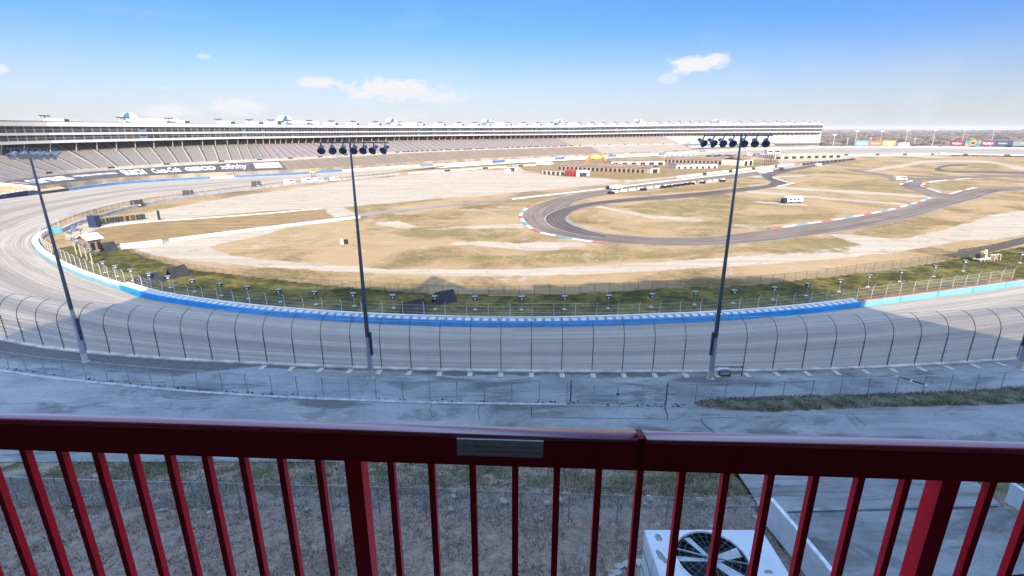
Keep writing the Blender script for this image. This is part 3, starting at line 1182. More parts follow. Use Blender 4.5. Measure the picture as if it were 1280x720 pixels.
    lc2 = catmull([(-184, 163, 3.4), (-193, 190, 3.1), (-198.5, 212, 2.8), tuple(fo[0])], step=3)
    n = normals(lc2)
    mb = MB()
    mb.strip([[(p[0] + k[0] * d, p[1] + k[1] * d, p[2] + z) for d, z in ((0, -.6), (0, 1.5), (.6, 1.5), (.6, -2))] for p, k in zip(lc2, n)])
    mb.build('wall_body', M_DBLUE, w2)
    mb = MB()
    pts, tan = resample(lc2, 2.6)
    for p, t in zip(pts, tan):
        mb.box((p[0] - t[1] * .5, p[1] + t[0] * .5, p[2] + 1.7), (.6, 1.1, .5), math.atan2(t[1], t[0]))
    mb.build('support_block', M_CONC, w2)


build_inner()

# ------------------------------------------------------------------ grandstand
GF = [(52, 237.5, 2.6), (100, 231, 2.6), (150, 226, 2.6), (250, 220, 2.6), (380, 214.5, 2.6), (480, 207.5, 2.6), (540, 203.6, 2.6), (640, 198.5, 2.6), (750, 193.8, 2.6),
      (865, 188.6, 3.1), (950, 184.8, 4.2), (1024, 182.6, 4.6)]
gf = np.array([P(*a) for a in GF])
GC = catmull(gf, step=3.0)
GN = normals(GC)
# the right-hand end is cut along the view line
GV = GC[-1][:2] / np.linalg.norm(GC[-1][:2])
for i in range(len(GC)):
    w = np.clip(1 - (len(GC) - 1 - i) / 45.0, 0, 1)
    GN[i] = GN[i] * (1 - w) + GV * w
# smooth the normals so that the decks do not kink
for _ in range(30):
    GN[1:-1] = (GN[:-2] + 2 * GN[1:-1] + GN[2:]) / 4
GN /= np.linalg.norm(GN, axis=1)[:, None]
GS = arclen(GC)
GPX = np.array([PX(p)[0] for p in GC])
KX = [52, 320, 540, 640, 750, 865, 1024]
KS = np.interp(KX, GPX, GS)
walk_z = np.interp(GS, KS, [6.6, 9.2, 10.5, 11.0, 11.3, 10.8, 8.8])
top_z = np.interp(GS, KS, [15.9, 18.4, 19.0, 18.8, 19.0, 19.4, 19.3])
soff_z = np.interp(GS, KS, [20.6, 22.4, 22.5, 22.4, 22.4, 23.2, 23.4])
roof_z = np.interp(GS, KS, [32.8, 31.6, 31.3, 31.6, 32.2, 34.3, 36.9])


def at_px(x):
    return int(np.argmin(abs(GPX - x)))


def G(i, d, z):
    return (GC[i][0] + GN[i][0] * d, GC[i][1] + GN[i][1] * d, z)


def seat_material(name, col, aisle_light, aisle_dark, pitch, rows=.85, off=0.0, var=.12):
    m = bpy.data.materials.new(name)
    m.use_nodes = True
    t = NT(m.node_tree)
    b = t.n['Principled BSDF']
    b.inputs['Roughness'].default_value = .7
    b.inputs['Specular IOR Level'].default_value = .2
    uv = t.node('ShaderNodeUVMap')
    s = t.n.new('ShaderNodeSeparateXYZ')
    t.l.new(uv.outputs[0], s.inputs[0])
    u, v = s.outputs[0], s.outputs[1]
    sec = t.math('FLOOR', t.math('DIVIDE', t.math('ADD', u, off), pitch))
    w = t.n.new('ShaderNodeTexWhiteNoise')
    w.noise_dimensions = '1D'
    t.l.new(sec, w.inputs['W'])
    n = t.noise(uv.outputs[0], .22, 5, .65)
    base = t.mix(t.math('ADD', t.math('MULTIPLY', w.outputs['Value'], .5), t.math('MULTIPLY', n, .5)), tuple(x * (1 - var) for x in col), tuple(x * (1 + var) for x in col))
    rowf = t.math('FRACT', t.math('DIVIDE', v, rows))
    base = t.mix(t.math('MULTIPLY', t.math('LESS_THAN', rowf, .38), .5), base, tuple(x * .35 for x in col))
    fr = t.math('MULTIPLY', t.math('FRACT', t.math('DIVIDE', t.math('ADD', u, off), pitch)), pitch)
    sp = t.noise(t.scale(uv.outputs[0], (1, .8, 1)), 1.6, 3, .7)
    base = t.mix(t.math('MULTIPLY', t.ramp(sp, .45, .7), .5), base, tuple(x * .45 for x in col))
    base = t.mix(t.math('LESS_THAN', fr, .55), base, aisle_light)
    dk = t.math('MULTIPLY', t.math('GREATER_THAN', fr, .55), t.math('LESS_THAN', fr, 1.15))
    base = t.mix(dk, base, aisle_dark)
    t.l.new(base, b.inputs['Base Color'])
    return m


def glazing_material():
    m = bpy.data.materials.new('suite glazing')
    m.use_nodes = True
    t = NT(m.node_tree)
    b = t.n['Principled BSDF']
    uv = t.node('ShaderNodeUVMap')
    s = t.n.new('ShaderNodeSeparateXYZ')
    t.l.new(uv.outputs[0], s.inputs[0])
    u, v = s.outputs[0], s.outputs[1]
    cell = t.n.new('ShaderNodeCombineXYZ')
    t.l.new(t.math('FLOOR', t.math('DIVIDE', u, 2.5)), cell.inputs[0])
    t.l.new(t.math('FLOOR', t.math('MULTIPLY', v, 2)), cell.inputs[1])
    w = t.n.new('ShaderNodeTexWhiteNoise')
    t.l.new(cell.outputs[0], w.inputs['Vector'])
    c = t.mix(w.outputs['Value'], (.008, .01, .014), (.055, .058, .065))
    c = t.mix(t.math('GREATER_THAN', w.outputs['Value'], .93), c, (.06, .11, .2))
    fu = t.math('FRACT', t.math('DIVIDE', u, 2.5))
    fv = t.math('FRACT', t.math('MULTIPLY', v, 2))
    bar = t.math('MAXIMUM', t.math('LESS_THAN', fu, .14), t.math('LESS_THAN', fv, .09))
    c = t.mix(bar, c, (.15, .145, .14))
    t.l.new(c, b.inputs['Base Color'])
    b.inputs['Roughness'].default_value = .25
    return m


def build_grandstand():
    g = thing('grandstand', 'vast white-roofed grandstand with two glazed suite levels above sloping seats', 'grandstand')
    M_FASC = pbr('white suite fascia', (.40, .375, .33), .6, var=.06, scale=.05)
    M_FASC2 = pbr('bright white fascia', (.48, .465, .44), .6, var=.05, scale=.05)
    seatm = {
        'grey': seat_material('grey seats', (.215, .19, .16), (.33, .30, .26), (.05, .045, .04), 6.2),
        'pink': seat_material('faded pink seats', (.29, .235, .21), (.17, .13, .115), (.08, .06, .055), 6.2),
        'beige': seat_material('beige seats', (.38, .315, .25), (.2, .16, .125), (.08, .065, .05), 6.2),
        'white': seat_material('pale seats', (.55, .51, .45), (.25, .22, .19), (.12, .11, .10), 7.5),
        'brown': seat_material('brown bleachers', (.225, .17, .118), (.31, .235, .165), (.12, .085, .06), 6.2, var=.16),
    }

    def deck(name, x0, x1, prof, mat, skirt=False):
        i0, i1 = at_px(x0), at_px(x1)
        rows, us = [], []
        for i in range(i0, i1 + 1):
            pf = prof(i)
            rows.append([G(i, d, z) for d, z in pf])
            us.append(GS[i])
        pf = prof(i0)
        vs = [0]
        for (d0, z0), (d1, z1) in zip(pf, pf[1:]):
            vs.append(vs[-1] + math.hypot(d1 - d0, z1 - z0))
        mb = MB()
        mb.strip(rows, us=us, vs=vs)
        return mb.build(name, mat, g)

    def upper(i):
        return [(19.5, walk_z[i] + .9), (45, top_z[i]), (60, top_z[i] + 5.2)]

    def lower(i):
        b = GC[i][2] + 1.6
        return [(.8, b), (17.0, walk_z[i] - .6)]

    for k, a, b in (('grey', 52, 345), ('pink', 345, 732), ('beige', 732, 866), ('white', 866, 1024)):
        tag(deck('upper_seating', a, b, upper, seatm[k]), {'grey': 'grey-beige upper seats', 'pink': 'faded pink upper seats', 'beige': 'beige upper seats', 'white': 'almost white upper seats'}[k])
    deck('cover_tarp', 52, 358, lower, M_TARP)
    # slanted end of the tarp: brown bleachers from here on
    deck('lower_seating', 358, 752, lower, seatm['brown'])
    deck('lower_seating', 752, 868, lower, seatm['beige'])
    deck('cover_tarp', 868, 1024, lower, M_TARP)

    def front(i):
        return [(.8, GC[i][2] - 3), (.8, GC[i][2] + 1.62)]
    deck('front_wall', 52, 1024, front, pbr('brown stained base wall', (.30, .23, .16), .9, var=.35, scale=.12))

    def walk(i):
        return [(17.0, walk_z[i] - 1.5), (17.0, walk_z[i] + .35), (17.25, walk_z[i] + .35), (17.25, walk_z[i] - .55), (19.5, walk_z[i] - .55), (19.5, walk_z[i] + .95)]
    deck('walkway', 52, 1024, walk, pbr('walkway concrete', (.36, .32, .27), .9, var=.15, scale=.2))
    # gangway mouths along the walkway
    k = 0
    src = None
    for i in range(at_px(60), at_px(1020)):
        x = GPX[i]
        dense = 520 < x < 735
        if int(GS[i] / (4.6 if dense else 23)) != int(GS[i - 1] / (4.6 if dense else 23)) and k < 100:
            if src is None:
                mb = MB()
                mb.box((0, 0, 0), (3.0, .5, 1.5))
                src = o = mb.build('gangway_mouth', M_BLACK, g)
            else:
                o = src.copy()
                COL.objects.link(o)
                o.parent = g
            o.location = G(i, 19.45, walk_z[i] + .25)
            o.rotation_euler = (0, 0, math.atan2(-GN[i][0], GN[i][1]))
            k += 1

    # suites
    def fr(i, q):
        return roof_z[i] + (soff_z[i] - roof_z[i]) * q
    D = 42.0
    deck('roof', 52, 1024, lambda i: [(D - 1.6, fr(i, 0)), (D + 20, fr(i, 0) + .3), (D + 20, fr(i, .1))], M_FASC2)
    for q0, q1, nm, dd in ((0, .235, 'roof_fascia', -1.2), (.53, .63, 'floor_band', -.9), (.88, 1.0, 'floor_band', -1.5)):
        for a, b, mt in ((52, 137, M_FASC), (137, 1024, M_FASC2)):
            deck(nm, a, b, lambda i: [(D + .5, fr(i, q0) - .0), (D + dd, fr(i, q0)), (D + dd, fr(i, q1)), (D + .5, fr(i, q1))], mt)
    deck('soffit', 52, 1024, lambda i: [(D - 1.0, fr(i, 1.0) + .05), (D + 20, fr(i, 1.0) - .5)], M_CONC)
    deck('back_wall', 52, 1024, lambda i: [(D + 17, fr(i, 1.0)), (D + 17, top_z[i])], M_DARK)
    gm = glazing_material()
    cuts = np.linspace(GS[at_px(52)], GS[at_px(1024)], 51)
    for q0, q1 in ((.235, .53), (.63, .88)):
        for a, b in zip(cuts, cuts[1:]):
            ii = [i for i in range(len(GS)) if a <= GS[i] <= b]
            ii = list(range(max(ii[0] - 1, 0), ii[-1] + 1))
            mb = MB()
            mb.strip([[G(i, D, fr(i, q1) - .1), G(i, D, fr(i, q0) + .1)] for i in ii], us=[GS[i] for i in ii], vs=[0, 1])
            mb.build('window', gm, g)
    # columns
    n = 0
    rest = MB()
    mcol = pbr('pale column', (.38, .35, .30), .8)
    for i in range(1, len(GS)):
        if int(GS[i] / 6.2) != int(GS[i - 1] / 6.2):
            mb = MB() if n < 99 else rest
            mb.tube([G(i, D + .2, soff_z[i]), G(i, D + 2.4, top_z[i] - .9)], .30, 6)
            if n < 99:
                mb.build('column', mcol, g)
            n += 1
    if rest.v:
        tag(rest.build('column', mcol, g), kind='stuff')
    # end walls
    for i, nm in ((0, 'end_wall'), (len(GC) - 1, 'end_wall')):
        mb = MB()
        mb.face([G(i, .8, GC[i][2] - 3), G(i, .8, GC[i][2] + 1.6), G(i, 17, walk_z[i] - .6), G(i, 19.5, walk_z[i] + .9), G(i, 45, top_z[i]), G(i, 60, top_z[i] + 5.2), G(i, 60, 0)])
        mb.build(nm, M_WHITE, g)
        mb = MB()
        mb.face([G(i, D - 1.3, roof_z[i]), G(i, D + 20, roof_z[i]), G(i, D + 20, soff_z[i]), G(i, D - 1.3, soff_z[i])])
        mb.build(nm, M_FASC2, g)
    # roof lamps
    lm = MB()
    lm.tube([(0, 0, 0), (0, 0, 2.6)], .18, 6)
    lm.box((0, -.3, 2.7), (4.6, .8, .35))
    for x in (-1.8, -.6, .6, 1.8):
        lm.box((x, -.8, 2.55), (.7, .7, .6))
    hv = MB()
    hv.box((0, 0, .75), (8, 3, 1.5))
    hv.box((5.5, 0, .6), (2.2, 2.4, 1.2), mat=1)
    s1 = s2 = None
    n = 0
    for i in range(2, len(GS) - 2):
        if int(GS[i] / 19.0) != int(GS[i - 1] / 19.0):
            rz = math.atan2(-GN[i][0], GN[i][1])
            if s1 is None:
                s1 = o = lm.build('roof_lamp', M_DARK, g)
                s2 = o2 = hv.build('roof_cabin', [M_WHITE, M_BLACK], g)
            else:
                o, o2 = s1.copy(), s2.copy()
                for q in (o, o2):
                    COL.objects.link(q)
                    q.parent = g
            o.location = G(i, D - .4, roof_z[i])
            o.rotation_euler = (0, 0, rz)
            o2.location = G(i + 1, D + 6, roof_z[i])
            o2.rotation_euler = (0, 0, rz)
            n += 1
    # vaulted pavilions on the roof
    for x in (183, 371, 502, 617, 706, 804, 901):
        best = min(range(len(GS)), key=lambda i: abs(PX(G(i, D + 6, roof_z[i]))[0] - x))
        i = best
        rz = math.atan2(-GN[i][0], GN[i][1])
        mb = MB()
        mb.box((2, 0, 1.2), (27, 8, 2.4))
        pv = mb.build('pavilion', M_FASC2, g)
        mb = MB()
        prof = [(3.6 * math.cos(a), 3.6 * math.sin(a)) for a in np.linspace(0, PI, 17)]
        mb.strip([[(-9 + x0, -4.2 + 8.4 * k, 2.2 + z) for x0, z in prof] for k in (0, 1)])
        mb.face([(-9 + x0, 4.2, 2.2 + z) for x0, z in prof])
        mb.face([(-9 + x0, -4.15, 2.2 + z) for x0, z in prof])
        mb.build('vault', M_FASC2, pv)
        mb = MB()
        q = [(3.2 * math.cos(a), 3.2 * math.sin(a)) for a in np.linspace(PI / 2, PI, 9)]
        mb.face([(-9.3, -4.4, 2.4)] + [(-9.3 + x0, -4.4, 2.4 + z) for x0, z in q])
        mb.build('blue_glazing', pbr('blue vault glazing', (.04, .15, .27), .2, var=.1), pv)
        pv.location = G(i, D + 6, roof_z[i])
        pv.rotation_euler = (0, 0, rz)
    return g


GRAND = build_grandstand()


def flat_text(body, size=1.0, bold=0.0, shear=0.0):
    cu = bpy.data.curves.new('lettering', 'FONT')
    cu.body = body
    cu.size = size
    cu.offset = bold
    cu.shear = shear
    cu.align_x = 'LEFT'
    cu.resolution_u = 3
    o = bpy.data.objects.new('lettering', cu)
    COL.objects.link(o)
    bpy.context.view_layer.update()
    me = bpy.data.meshes.new_from_object(o.evaluated_get(bpy.context.evaluated_depsgraph_get()))
    bpy.data.objects.remove(o)
    bpy.data.curves.remove(cu)
    v = np.array([q.co[:] for q in me.vertices])
    f = [tuple(q.vertices) for q in me.polygons]
    bpy.data.meshes.remove(me)
    return v, f


def deck_letters(body, x0, x1, lo, hi, mat, bold=.02, shear=0.0, parent=None):
    """writing laid on the tarpaulin of the lower deck between two px columns; lo, hi in 0..1 up the slope"""
    s0, s1 = np.interp([x0, x1], GPX, GS)
    if isinstance(body, str):
        v, f = flat_text(body, 1, bold, shear)
    else:
        v, f = body
    mn, mx = v.min(0), v.max(0)
    uu = (v[:, 0] - mn[0]) / max(1e-6, mx[0] - mn[0])
    vv = (v[:, 1] - mn[1]) / max(1e-6, mx[1] - mn[1])
    mb = MB()
    for a, b in zip(uu, vv):
        s = s0 + (s1 - s0) * a
        fi = np.interp(s, GS, np.arange(len(GS)))
        i = int(fi)
        h = lo + (hi - lo) * b
        j = min(i + 1, len(GC) - 1)
        w = fi - i
        c = GC[i] * (1 - w) + GC[j] * w
        nn = GN[i] * (1 - w) + GN[j] * w
        wz = walk_z[i] * (1 - w) + walk_z[j] * w
        d = .8 + (17.0 - .8) * h
        z = (c[2] + 1.6) + (wz - .6 - c[2] - 1.6) * h + .06
        mb.v.append((c[0] + nn[0] * d, c[1] + nn[1] * d, z))
    mb.f = f
    mb.m = [0] * len(f)
    return mb.build('lettering', mat, parent)


def rect_shape(n=24):
    v = [(i / n, j, 0) for i in range(n + 1) for j in (0, 1)]
    f = [(2 * i, 2 * i + 2, 2 * i + 3, 2 * i + 1) for i in range(n)]
    return np.array(v, float), f


M_LET = pbr('white lettering paint', (.72, .70, .66), .8, var=.12, scale=.3)
TARP = [o for o in KIDS(GRAND) if o.name.startswith('cover_tarp')]
T0, T1 = TARP[0], TARP[1]
# two bars and the words of the series
deck_letters(rect_shape(), 57, 61, .40, .85, pbr('orange bar', (.70, .25, .06), .7), parent=T0)
deck_letters(rect_shape(), 61.5, 65.5, .38, .83, pbr('blue bar', (.05, .12, .35), .7), parent=T0)
deck_letters('CUP SERIES', 68, 110, .30, .82, M_LET, .03, .15, parent=T0)
deck_letters('PREMIER PARTNERS', 116, 160, .48, .70, M_LET, .02, .0, parent=T0)
deck_letters('BUSCH', 165, 191, .22, .86, M_LET, .05, .25, parent=T0)
deck_letters('Coca-Cola', 198.5, 231, .25, .84, M_LET, .025, .2, parent=T0)
deck_letters('GEICO', 237, 273, .30, .76, M_LET, .05, 0, parent=T0)
deck_letters('xfinity', 279, 312, .18, .86, M_LET, .015, 0, parent=T0)
PLATE = deck_letters(rect_shape(), 322, 357, .28, .84, M_LET, parent=T0)
PLATE.name = 'printed_panel'


def marks(x0, x1, lo, hi, n, mat):
    # a line of writing too small to read
    k = 0.0
    v, f = [], []
    for i in range(n):
        w = (.45 + .5 * random.random())
        b = len(v)
        v += [(i, 0, 0), (i + w, 0, 0), (i + w, .6 + .4 * random.random(), 0), (i, 1, 0)]
        f.append((b, b + 1, b + 2, b + 3))
    o = deck_letters((np.array(v, float), f), x0, x1, lo, hi, mat, parent=T1 if x0 > 800 else T0)
    o.name = 'lettering'
    for q in o.data.vertices:
        q.co.z += .04


marks(326, 352, .60, .76, 9, M_KRED)
marks(328, 354, .36, .50, 10, M_KRED)
for a, b in ((869, 878), (880, 893), (896, 908), (912, 925), (930, 938), (941, 955), (960, 972)):
    marks(a, b, .25, .75, 5, M_LET)

# earth bank left of the stand
def build_bank():
    mb = MB()
    rows = []
    a = np.array([(-206, 160), (-206, 190), (-208, 210), (-206, 226), (-204, 238)], float)
    e = np.array([(-260, 170), (-262, 200), (-262, 222), (-252, 240), (-238, 252)], float)
    hz = [7.5, 7.5, 7.2, 6.6, 5.2]
    for p, q, h in zip(a, e, hz):
        row = []
        for k in range(8):
            w = k / 7
            r = p + (q - p) * w
            row.append((r[0], r[1], 2.4 + (h - 2.4) * math.sin(w * PI / 2) + .15 * math.sin(k * 2.3 + r[1])))
        rows.append(row)
    mb.strip(rows)
    tag(mb.build('embankment', pbr('dry bank grass', (.43, .30, .15), 1, var=.25, scale=.3, bump=.4), smooth=True), kind='structure')


build_bank()

# ------------------------------------------------------------------ tall lamp masts
M_MAST_LOW = pbr('mast steel light tone', (.30, .33, .36), .5, .3, var=.15, scale=1.5)  # same mast steel kept light at the foot: a brightness step painted in
M_MAST = pbr('mast steel shade tone', (.075, .085, .10), .5, .3, var=.2, scale=1)  # same steel darkened: shade painted into the upper shaft and arm
M_HEADW = pbr('lamp housing sunlit tone', (.36, .365, .37), .35, .1, var=.1)  # paler copy of the lamp housing, sun painted into its colour


def build_masts():
    data = [
        # base px, base y, top y, arm px from, to, tone split z, lamp px list, colour, label
        (107, 452, 184, 8, 72, 10.5, [15, 27, 35, 43, 51, 60, 69], M_HEADW, 'tall leaning-looking lamp mast with white lamp heads, nearest the left edge'),
        (464, 472.5, 176, 400, 486, 9.0, [402, 416, 429.5, 443.5, 455.5, 468, 482], M_NAVY, 'tall lamp mast with dark lamp heads standing left of the picture middle'),
        (888, 473, 167, 880, 966, 9.0, [880, 892.5, 905, 917.5, 932, 946, 960], M_NAVY, 'tall lamp mast with dark lamp heads beside the small guard rail'),
        (1273, 461, 172, 1330, 1420, 9.0, [1340, 1354, 1368, 1382, 1396, 1410], M_NAVY, 'lamp mast cut off by the right edge of the view'),
    ]
    for bx, by, ty, a0, a1, split, heads, hm, lab in data:
        b = P(bx, by, 4.5)
        lo, hi = 5.0, 40.0
        for _ in range(40):
            m = (lo + hi) / 2
            if PX((b.x, b.y, m))[1] > ty:
                lo = m
            else:
                hi = m
        zt = lo
        o = thing('lamp_mast', lab, 'lamp mast', (b.x, b.y, 4.5), group='tall lamp masts along the outer wall')
        R0, R1 = .27, .08

        def rad(z):
            return float(np.interp(z, [4.5, 11.0, zt], [R0, .17, R1]))
        mb = MB()
        mb.lathe([(.40, 0), (.40, .05), (R0 + .01, .06), (R0 + .01, 1.0)], 14)
        mb.build('base_section', pbr('pale primer', (.50, .44, .39), .7), o, smooth=False)
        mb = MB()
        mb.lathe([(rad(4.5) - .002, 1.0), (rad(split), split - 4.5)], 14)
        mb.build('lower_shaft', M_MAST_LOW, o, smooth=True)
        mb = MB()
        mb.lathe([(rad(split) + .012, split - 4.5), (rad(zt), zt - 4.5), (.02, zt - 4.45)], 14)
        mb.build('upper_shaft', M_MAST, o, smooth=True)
        mb = MB()
        s = 1 if bx < 600 else -1
        mb.box((s * (R0 + .06), -.06, 3.8), (.14, .30, 2.4))
        mb.build('control_box', M_DBLUE, o)

        def xoff(px, z):
            dz = CZ - z
            d = b.y * CP + dz * SP
            return (px - 640) / 640.0 * d - b.x
        za = zt - .15
        x0, x1 = xoff(a0, za), xoff(a1, za)
        mb = MB()
        lo_, hi_ = min(x0, -.3), max(x1, .3)
        if bx > 1200:
            lo_, hi_, x0, x1 = -3.2, 3.2, -3, 3
        mb.tube([(lo_, 0, za - 4.5), (hi_, 0, za - 4.5)], .06, 6)
        mb.build('cross_arm', M_MAST, o)
        for hx in heads:
            x = xoff(hx, za - .6) if bx < 1200 else (hx - 1375) / 70 * 6
            hmz = MB()
            hmz.tube([(x, 0, za - 4.5), (x - .1, .15, za - 4.9)], .05, 6)
            tilt = Matrix.Rotation(math.radians(118), 3, 'X') @ Matrix.Rotation(math.radians(random.uniform(-6, 6)), 3, 'Y')
            tilt = Matrix.Rotation(math.radians((hx - (a0 + a1) / 2) * -.55), 3, 'Z') @ tilt
            oo = (x - .1, .2, za - 5.05)
            hmz.lathe([(.06, -.48), (.13, -.47), (.15, -.26), (.19, -.10), (.25, .10), (.31, .30), (.35, .34), (.33, .36), (.0, .30)], 14, M=tilt, o=oo)
            hmz.box(tuple(Vector(oo) + tilt @ Vector((0, 0, -.34))), (.42, .10, .22), M=tilt)
            hmz.build('lamp_head', hm, o, smooth=False)


build_masts()


# ------------------------------------------------------------------ concourse fence, gate, guard rail
def chain_fence(name, label, px, z, h, mat, meshmat, step, lean=0.0, rails=(1.0,), post_r=.035, n=6, postpx=None, zfun=None):
    f = thing(name, label, 'fence')
    c = catmull([P(x, y, z if zfun is None else zfun(x, y)) for x, y in px], n=16)
    pts, tan = resample(c, step)
    src = None
    for p, t in zip(pts, tan):
        if src is None:
            mb = MB()
            mb.tube([(0, 0, 0), (0, 0, h)], post_r, n)
            src = o = mb.build('post', mat, f)
        else:
            o = src.copy()
            COL.objects.link(o)
            o.parent = f
        o.location = (p[0], p[1], p[2])
        o.rotation_euler = (0, lean, math.atan2(t[1], t[0]))
    pts2, _ = resample(c, .8)
    mb = MB()
    for r in rails:
        mb.tube([(p[0], p[1], p[2] + h * r) for p in pts2], .025, 5)
    mb.build('rail', mat, f)
    mm = MB()
    mm.strip([[(p[0], p[1], p[2] + .05), (p[0], p[1], p[2] + h)] for p in pts2])
    mm.build('wire_mesh', meshmat, f)
    return f


M_BWIRE = mesh_mat('blue grey wire mesh', (.30, .36, .42), .10)
f1 = chain_fence('chain_link_fence', 'bluish chain-link fence across the shaded concrete left of the double gate',
            [(-30, 455), (11, 462), (71, 471), (136, 477.5), (206, 484), (280, 489.5), (357, 494), (440, 497.8), (525, 500.5), (614, 502), (662, 502), (712, 503)], 4.51, 2.05, M_GALV, M_BWIRE, 2.52, rails=(1.0, .5))
f2 = chain_fence('chain_link_fence', 'chain-link fence on the right beyond the double gate behind the green strip',
            [(832, 506), (880, 504), (924, 502.5), (969, 501), (1060, 497.5), (1155, 493.5), (1250, 488), (1310, 484)], 4.51, 2.0, M_GALV, M_BWIRE, 2.75)


def build_gate():
    a, b, c = P(713, 503, 4.51), P(771.5, 504.5, 4.51), P(832, 506.5, 4.51)
    g = thing('double_gate', 'closed double chain-link gate in the shaded fence', 'gate', a)
    for p, q in ((a, b), (b, c)):
        d = (q - p)
        d.normalize()
        s, e = p + d * .06 - a, q - d * .06 - a
        mb = MB()
        up = Vector((0, 0, 1))
        for k in (.08, .9, 1.75):
            mb.tube([s + up * k, e + up * k], .028, 5)
        for w in (0, .5, 1):
            r = s.lerp(e, w)
            mb.tube([r, r + up * 1.76], .03, 5)
        lf = mb.build('gate_leaf', M_GALV, g)
        mm = MB()
        mm.face([s + up * .08, e + up * .08, e + up * 1.75, s + up * 1.75])
        mm.build('wire_mesh', M_BWIRE, lf)
    for p in (a, c):
        mb = MB()
        mb.tube([p - a, p - a + Vector((0, 0, 2.25))], .07, 8)
        mb.build('gate_post', pbr('grey gate post', (.13, .15, .17), .5, .3), g)
    mb = MB()
    mb.box(tuple(b - a + Vector((0, -.03, 1.0))), (.25, .08, .14))
    mb.build('latch', M_DARK, g)


build_gate()


def build_guard():
    a, b = P(886, 470.5, 4.5), P(926.5, 470, 4.5)
    b.y = a.y
    g = thing('guard_rail', 'dark square pipe guard rail with a white cabinet inside, beside the third mast', 'guard rail', a)
    L = b.x - a.x
    mb = MB()
    for x in (0, L * .32, L * .64, L):
        top = 1.05 if x in (0, L) else .6
        mb.tube([(x, 0, 0), (x, 0, top)], .05, 6)
    mb.tube([(0, 0, 1.05), (L, 0, 1.05)], .05, 6)
    mb.tube([(0, 0, .6), (L, 0, .6)], .035, 6)
    mb.tube([(L * .32, 0, .1), (L * .64, 0, .1)], .06, 6)
    mb.build('pipe_frame', M_DARK, g)
    c = thing('utility_cabinet', 'small pale rounded cabinet inside the dark guard rail', 'cabinet', (a.x + L * .46, a.y + .35, 4.5))
    mb = MB()
    prof = [(-.7, 0), (-.7, .4), (-.55, .62), (-.2, .78), (.3, .8), (.6, .72), (.7, .5), (.7, 0)]
    mb.strip([[(x, -.25, z) for x, z in prof], [(x, .25, z) for x, z in prof]], close=True)
    mb.build('cabinet_body', pbr('pale cabinet paint', (.62, .66, .66), .5), c)
    mb = MB()
    mb.box((0, -.265, .36), (1.0, .03, .5))
    mb.build('door', pbr('grey cabinet door', (.42, .47, .48), .5), c)


build_guard()

M_GRASSB = pbr('rough dark grass', (.075, .07, .03), 1, scale=.9, bump=.6, col2=(.17, .155, .115))


def tufts(name, area, n, zf, hmin, hmax, cols, parent=None, width=.05):
    """many small blades in one mesh"""
    x0, x1, y0, y1 = area[:4]
    test = area[4] if len(area) > 4 else None
    X = RNG.uniform(x0, x1, n)
    Y = RNG.uniform(y0, y1, n)
    keep = np.ones(n, bool)
    if test is not None:
        keep = test(X, Y)
    X, Y = X[keep], Y[keep]
    n = len(X)
    Z = zf(X, Y)
    H = RNG.uniform(hmin, hmax, n)
    A = RNG.uniform(0, 2 * PI, n)
    wx, wy = np.cos(A) * width, np.sin(A) * width
    lx, ly = RNG.normal(0, .5, n) * H, RNG.normal(0, .5, n) * H
    v = np.empty((n, 3, 3))
    v[:, 0] = np.stack([X - wx, Y - wy, Z - .01], 1)
    v[:, 1] = np.stack([X + wx, Y + wy, Z - .01], 1)
    v[:, 2] = np.stack([X + lx, Y + ly, Z + H], 1)
    me = bpy.data.meshes.new(name)
    me.vertices.add(n * 3)
    me.vertices.foreach_set('co', v.ravel())
    me.loops.add(n * 3)
    me.loops.foreach_set('vertex_index', np.arange(n * 3))
    me.polygons.add(n)
    me.polygons.foreach_set('loop_start', np.arange(0, n * 3, 3))
    me.polygons.foreach_set('loop_total', np.full(n, 3))
    for m in cols:
        me.materials.append(m)
    me.polygons.foreach_set('material_index', RNG.integers(0, len(cols), n).astype(np.int32))
    me.update(calc_edges=True)
    o = bpy.data.objects.new(name, me)
    COL.objects.link(o)
    return o


def build_green_strip():
    top = [P(x, y, 4.52) for x, y in [(868, 502), (905, 498), (960, 496.5), (1030, 494), (1110, 492), (1200, 489), (1300, 481)]]
    bot = [P(x, y, 4.52) for x, y in [(868, 505), (890, 510), (960, 514.5), (1030, 511.5), (1110, 508.5), (1200, 507), (1300, 504)]]
    T, B = catmull(top, n=10), catmull(bot, n=10)
    mb = MB()
    rows = []
    for i, (p, q) in enumerate(zip(T, B)):
        row = []
        for k in range(9):
            w = k / 8
            r = p + (q - p) * w
            h = 4.515 + .16 * math.sin(w * PI) * min(1, i / 6) + .05 * mnoise.noise((r[0] * .8, r[1] * .8, 0)) * math.sin(w * PI)
            row.append((r[0] + .25 * mnoise.noise((i * .9, k, 3)), r[1] + .35 * mnoise.noise((i * .8, k, 7)), h))
        rows.append(row)
    mb.strip(rows)
    tag(mb.build('grass_strip', M_GRASSB, smooth=True), kind='stuff')
    pg = np.array([(p[0], p[1]) for p in T] + [(p[0], p[1]) for p in B[::-1]])
    g1 = pbr('green blades', (.085, .105, .03), .9)
    g2 = pbr('straw blades', (.25, .20, .12), .9)
    tag(tufts('grass', (pg[:, 0].min(), pg[:, 0].max(), pg[:, 1].min(), pg[:, 1].max(), lambda x, y: inside(pg, x, y) & (np.sin(x * 1.7 + y * 2.3) + np.sin(x * .6 - y * 3.1) + RNG.normal(0, .8, x.shape) > -.3)), 26000, lambda x, y: np.full(x.shape, 4.6), .05, .22, [g1, g2, g1, g2], width=.04), kind='stuff')


build_green_strip()


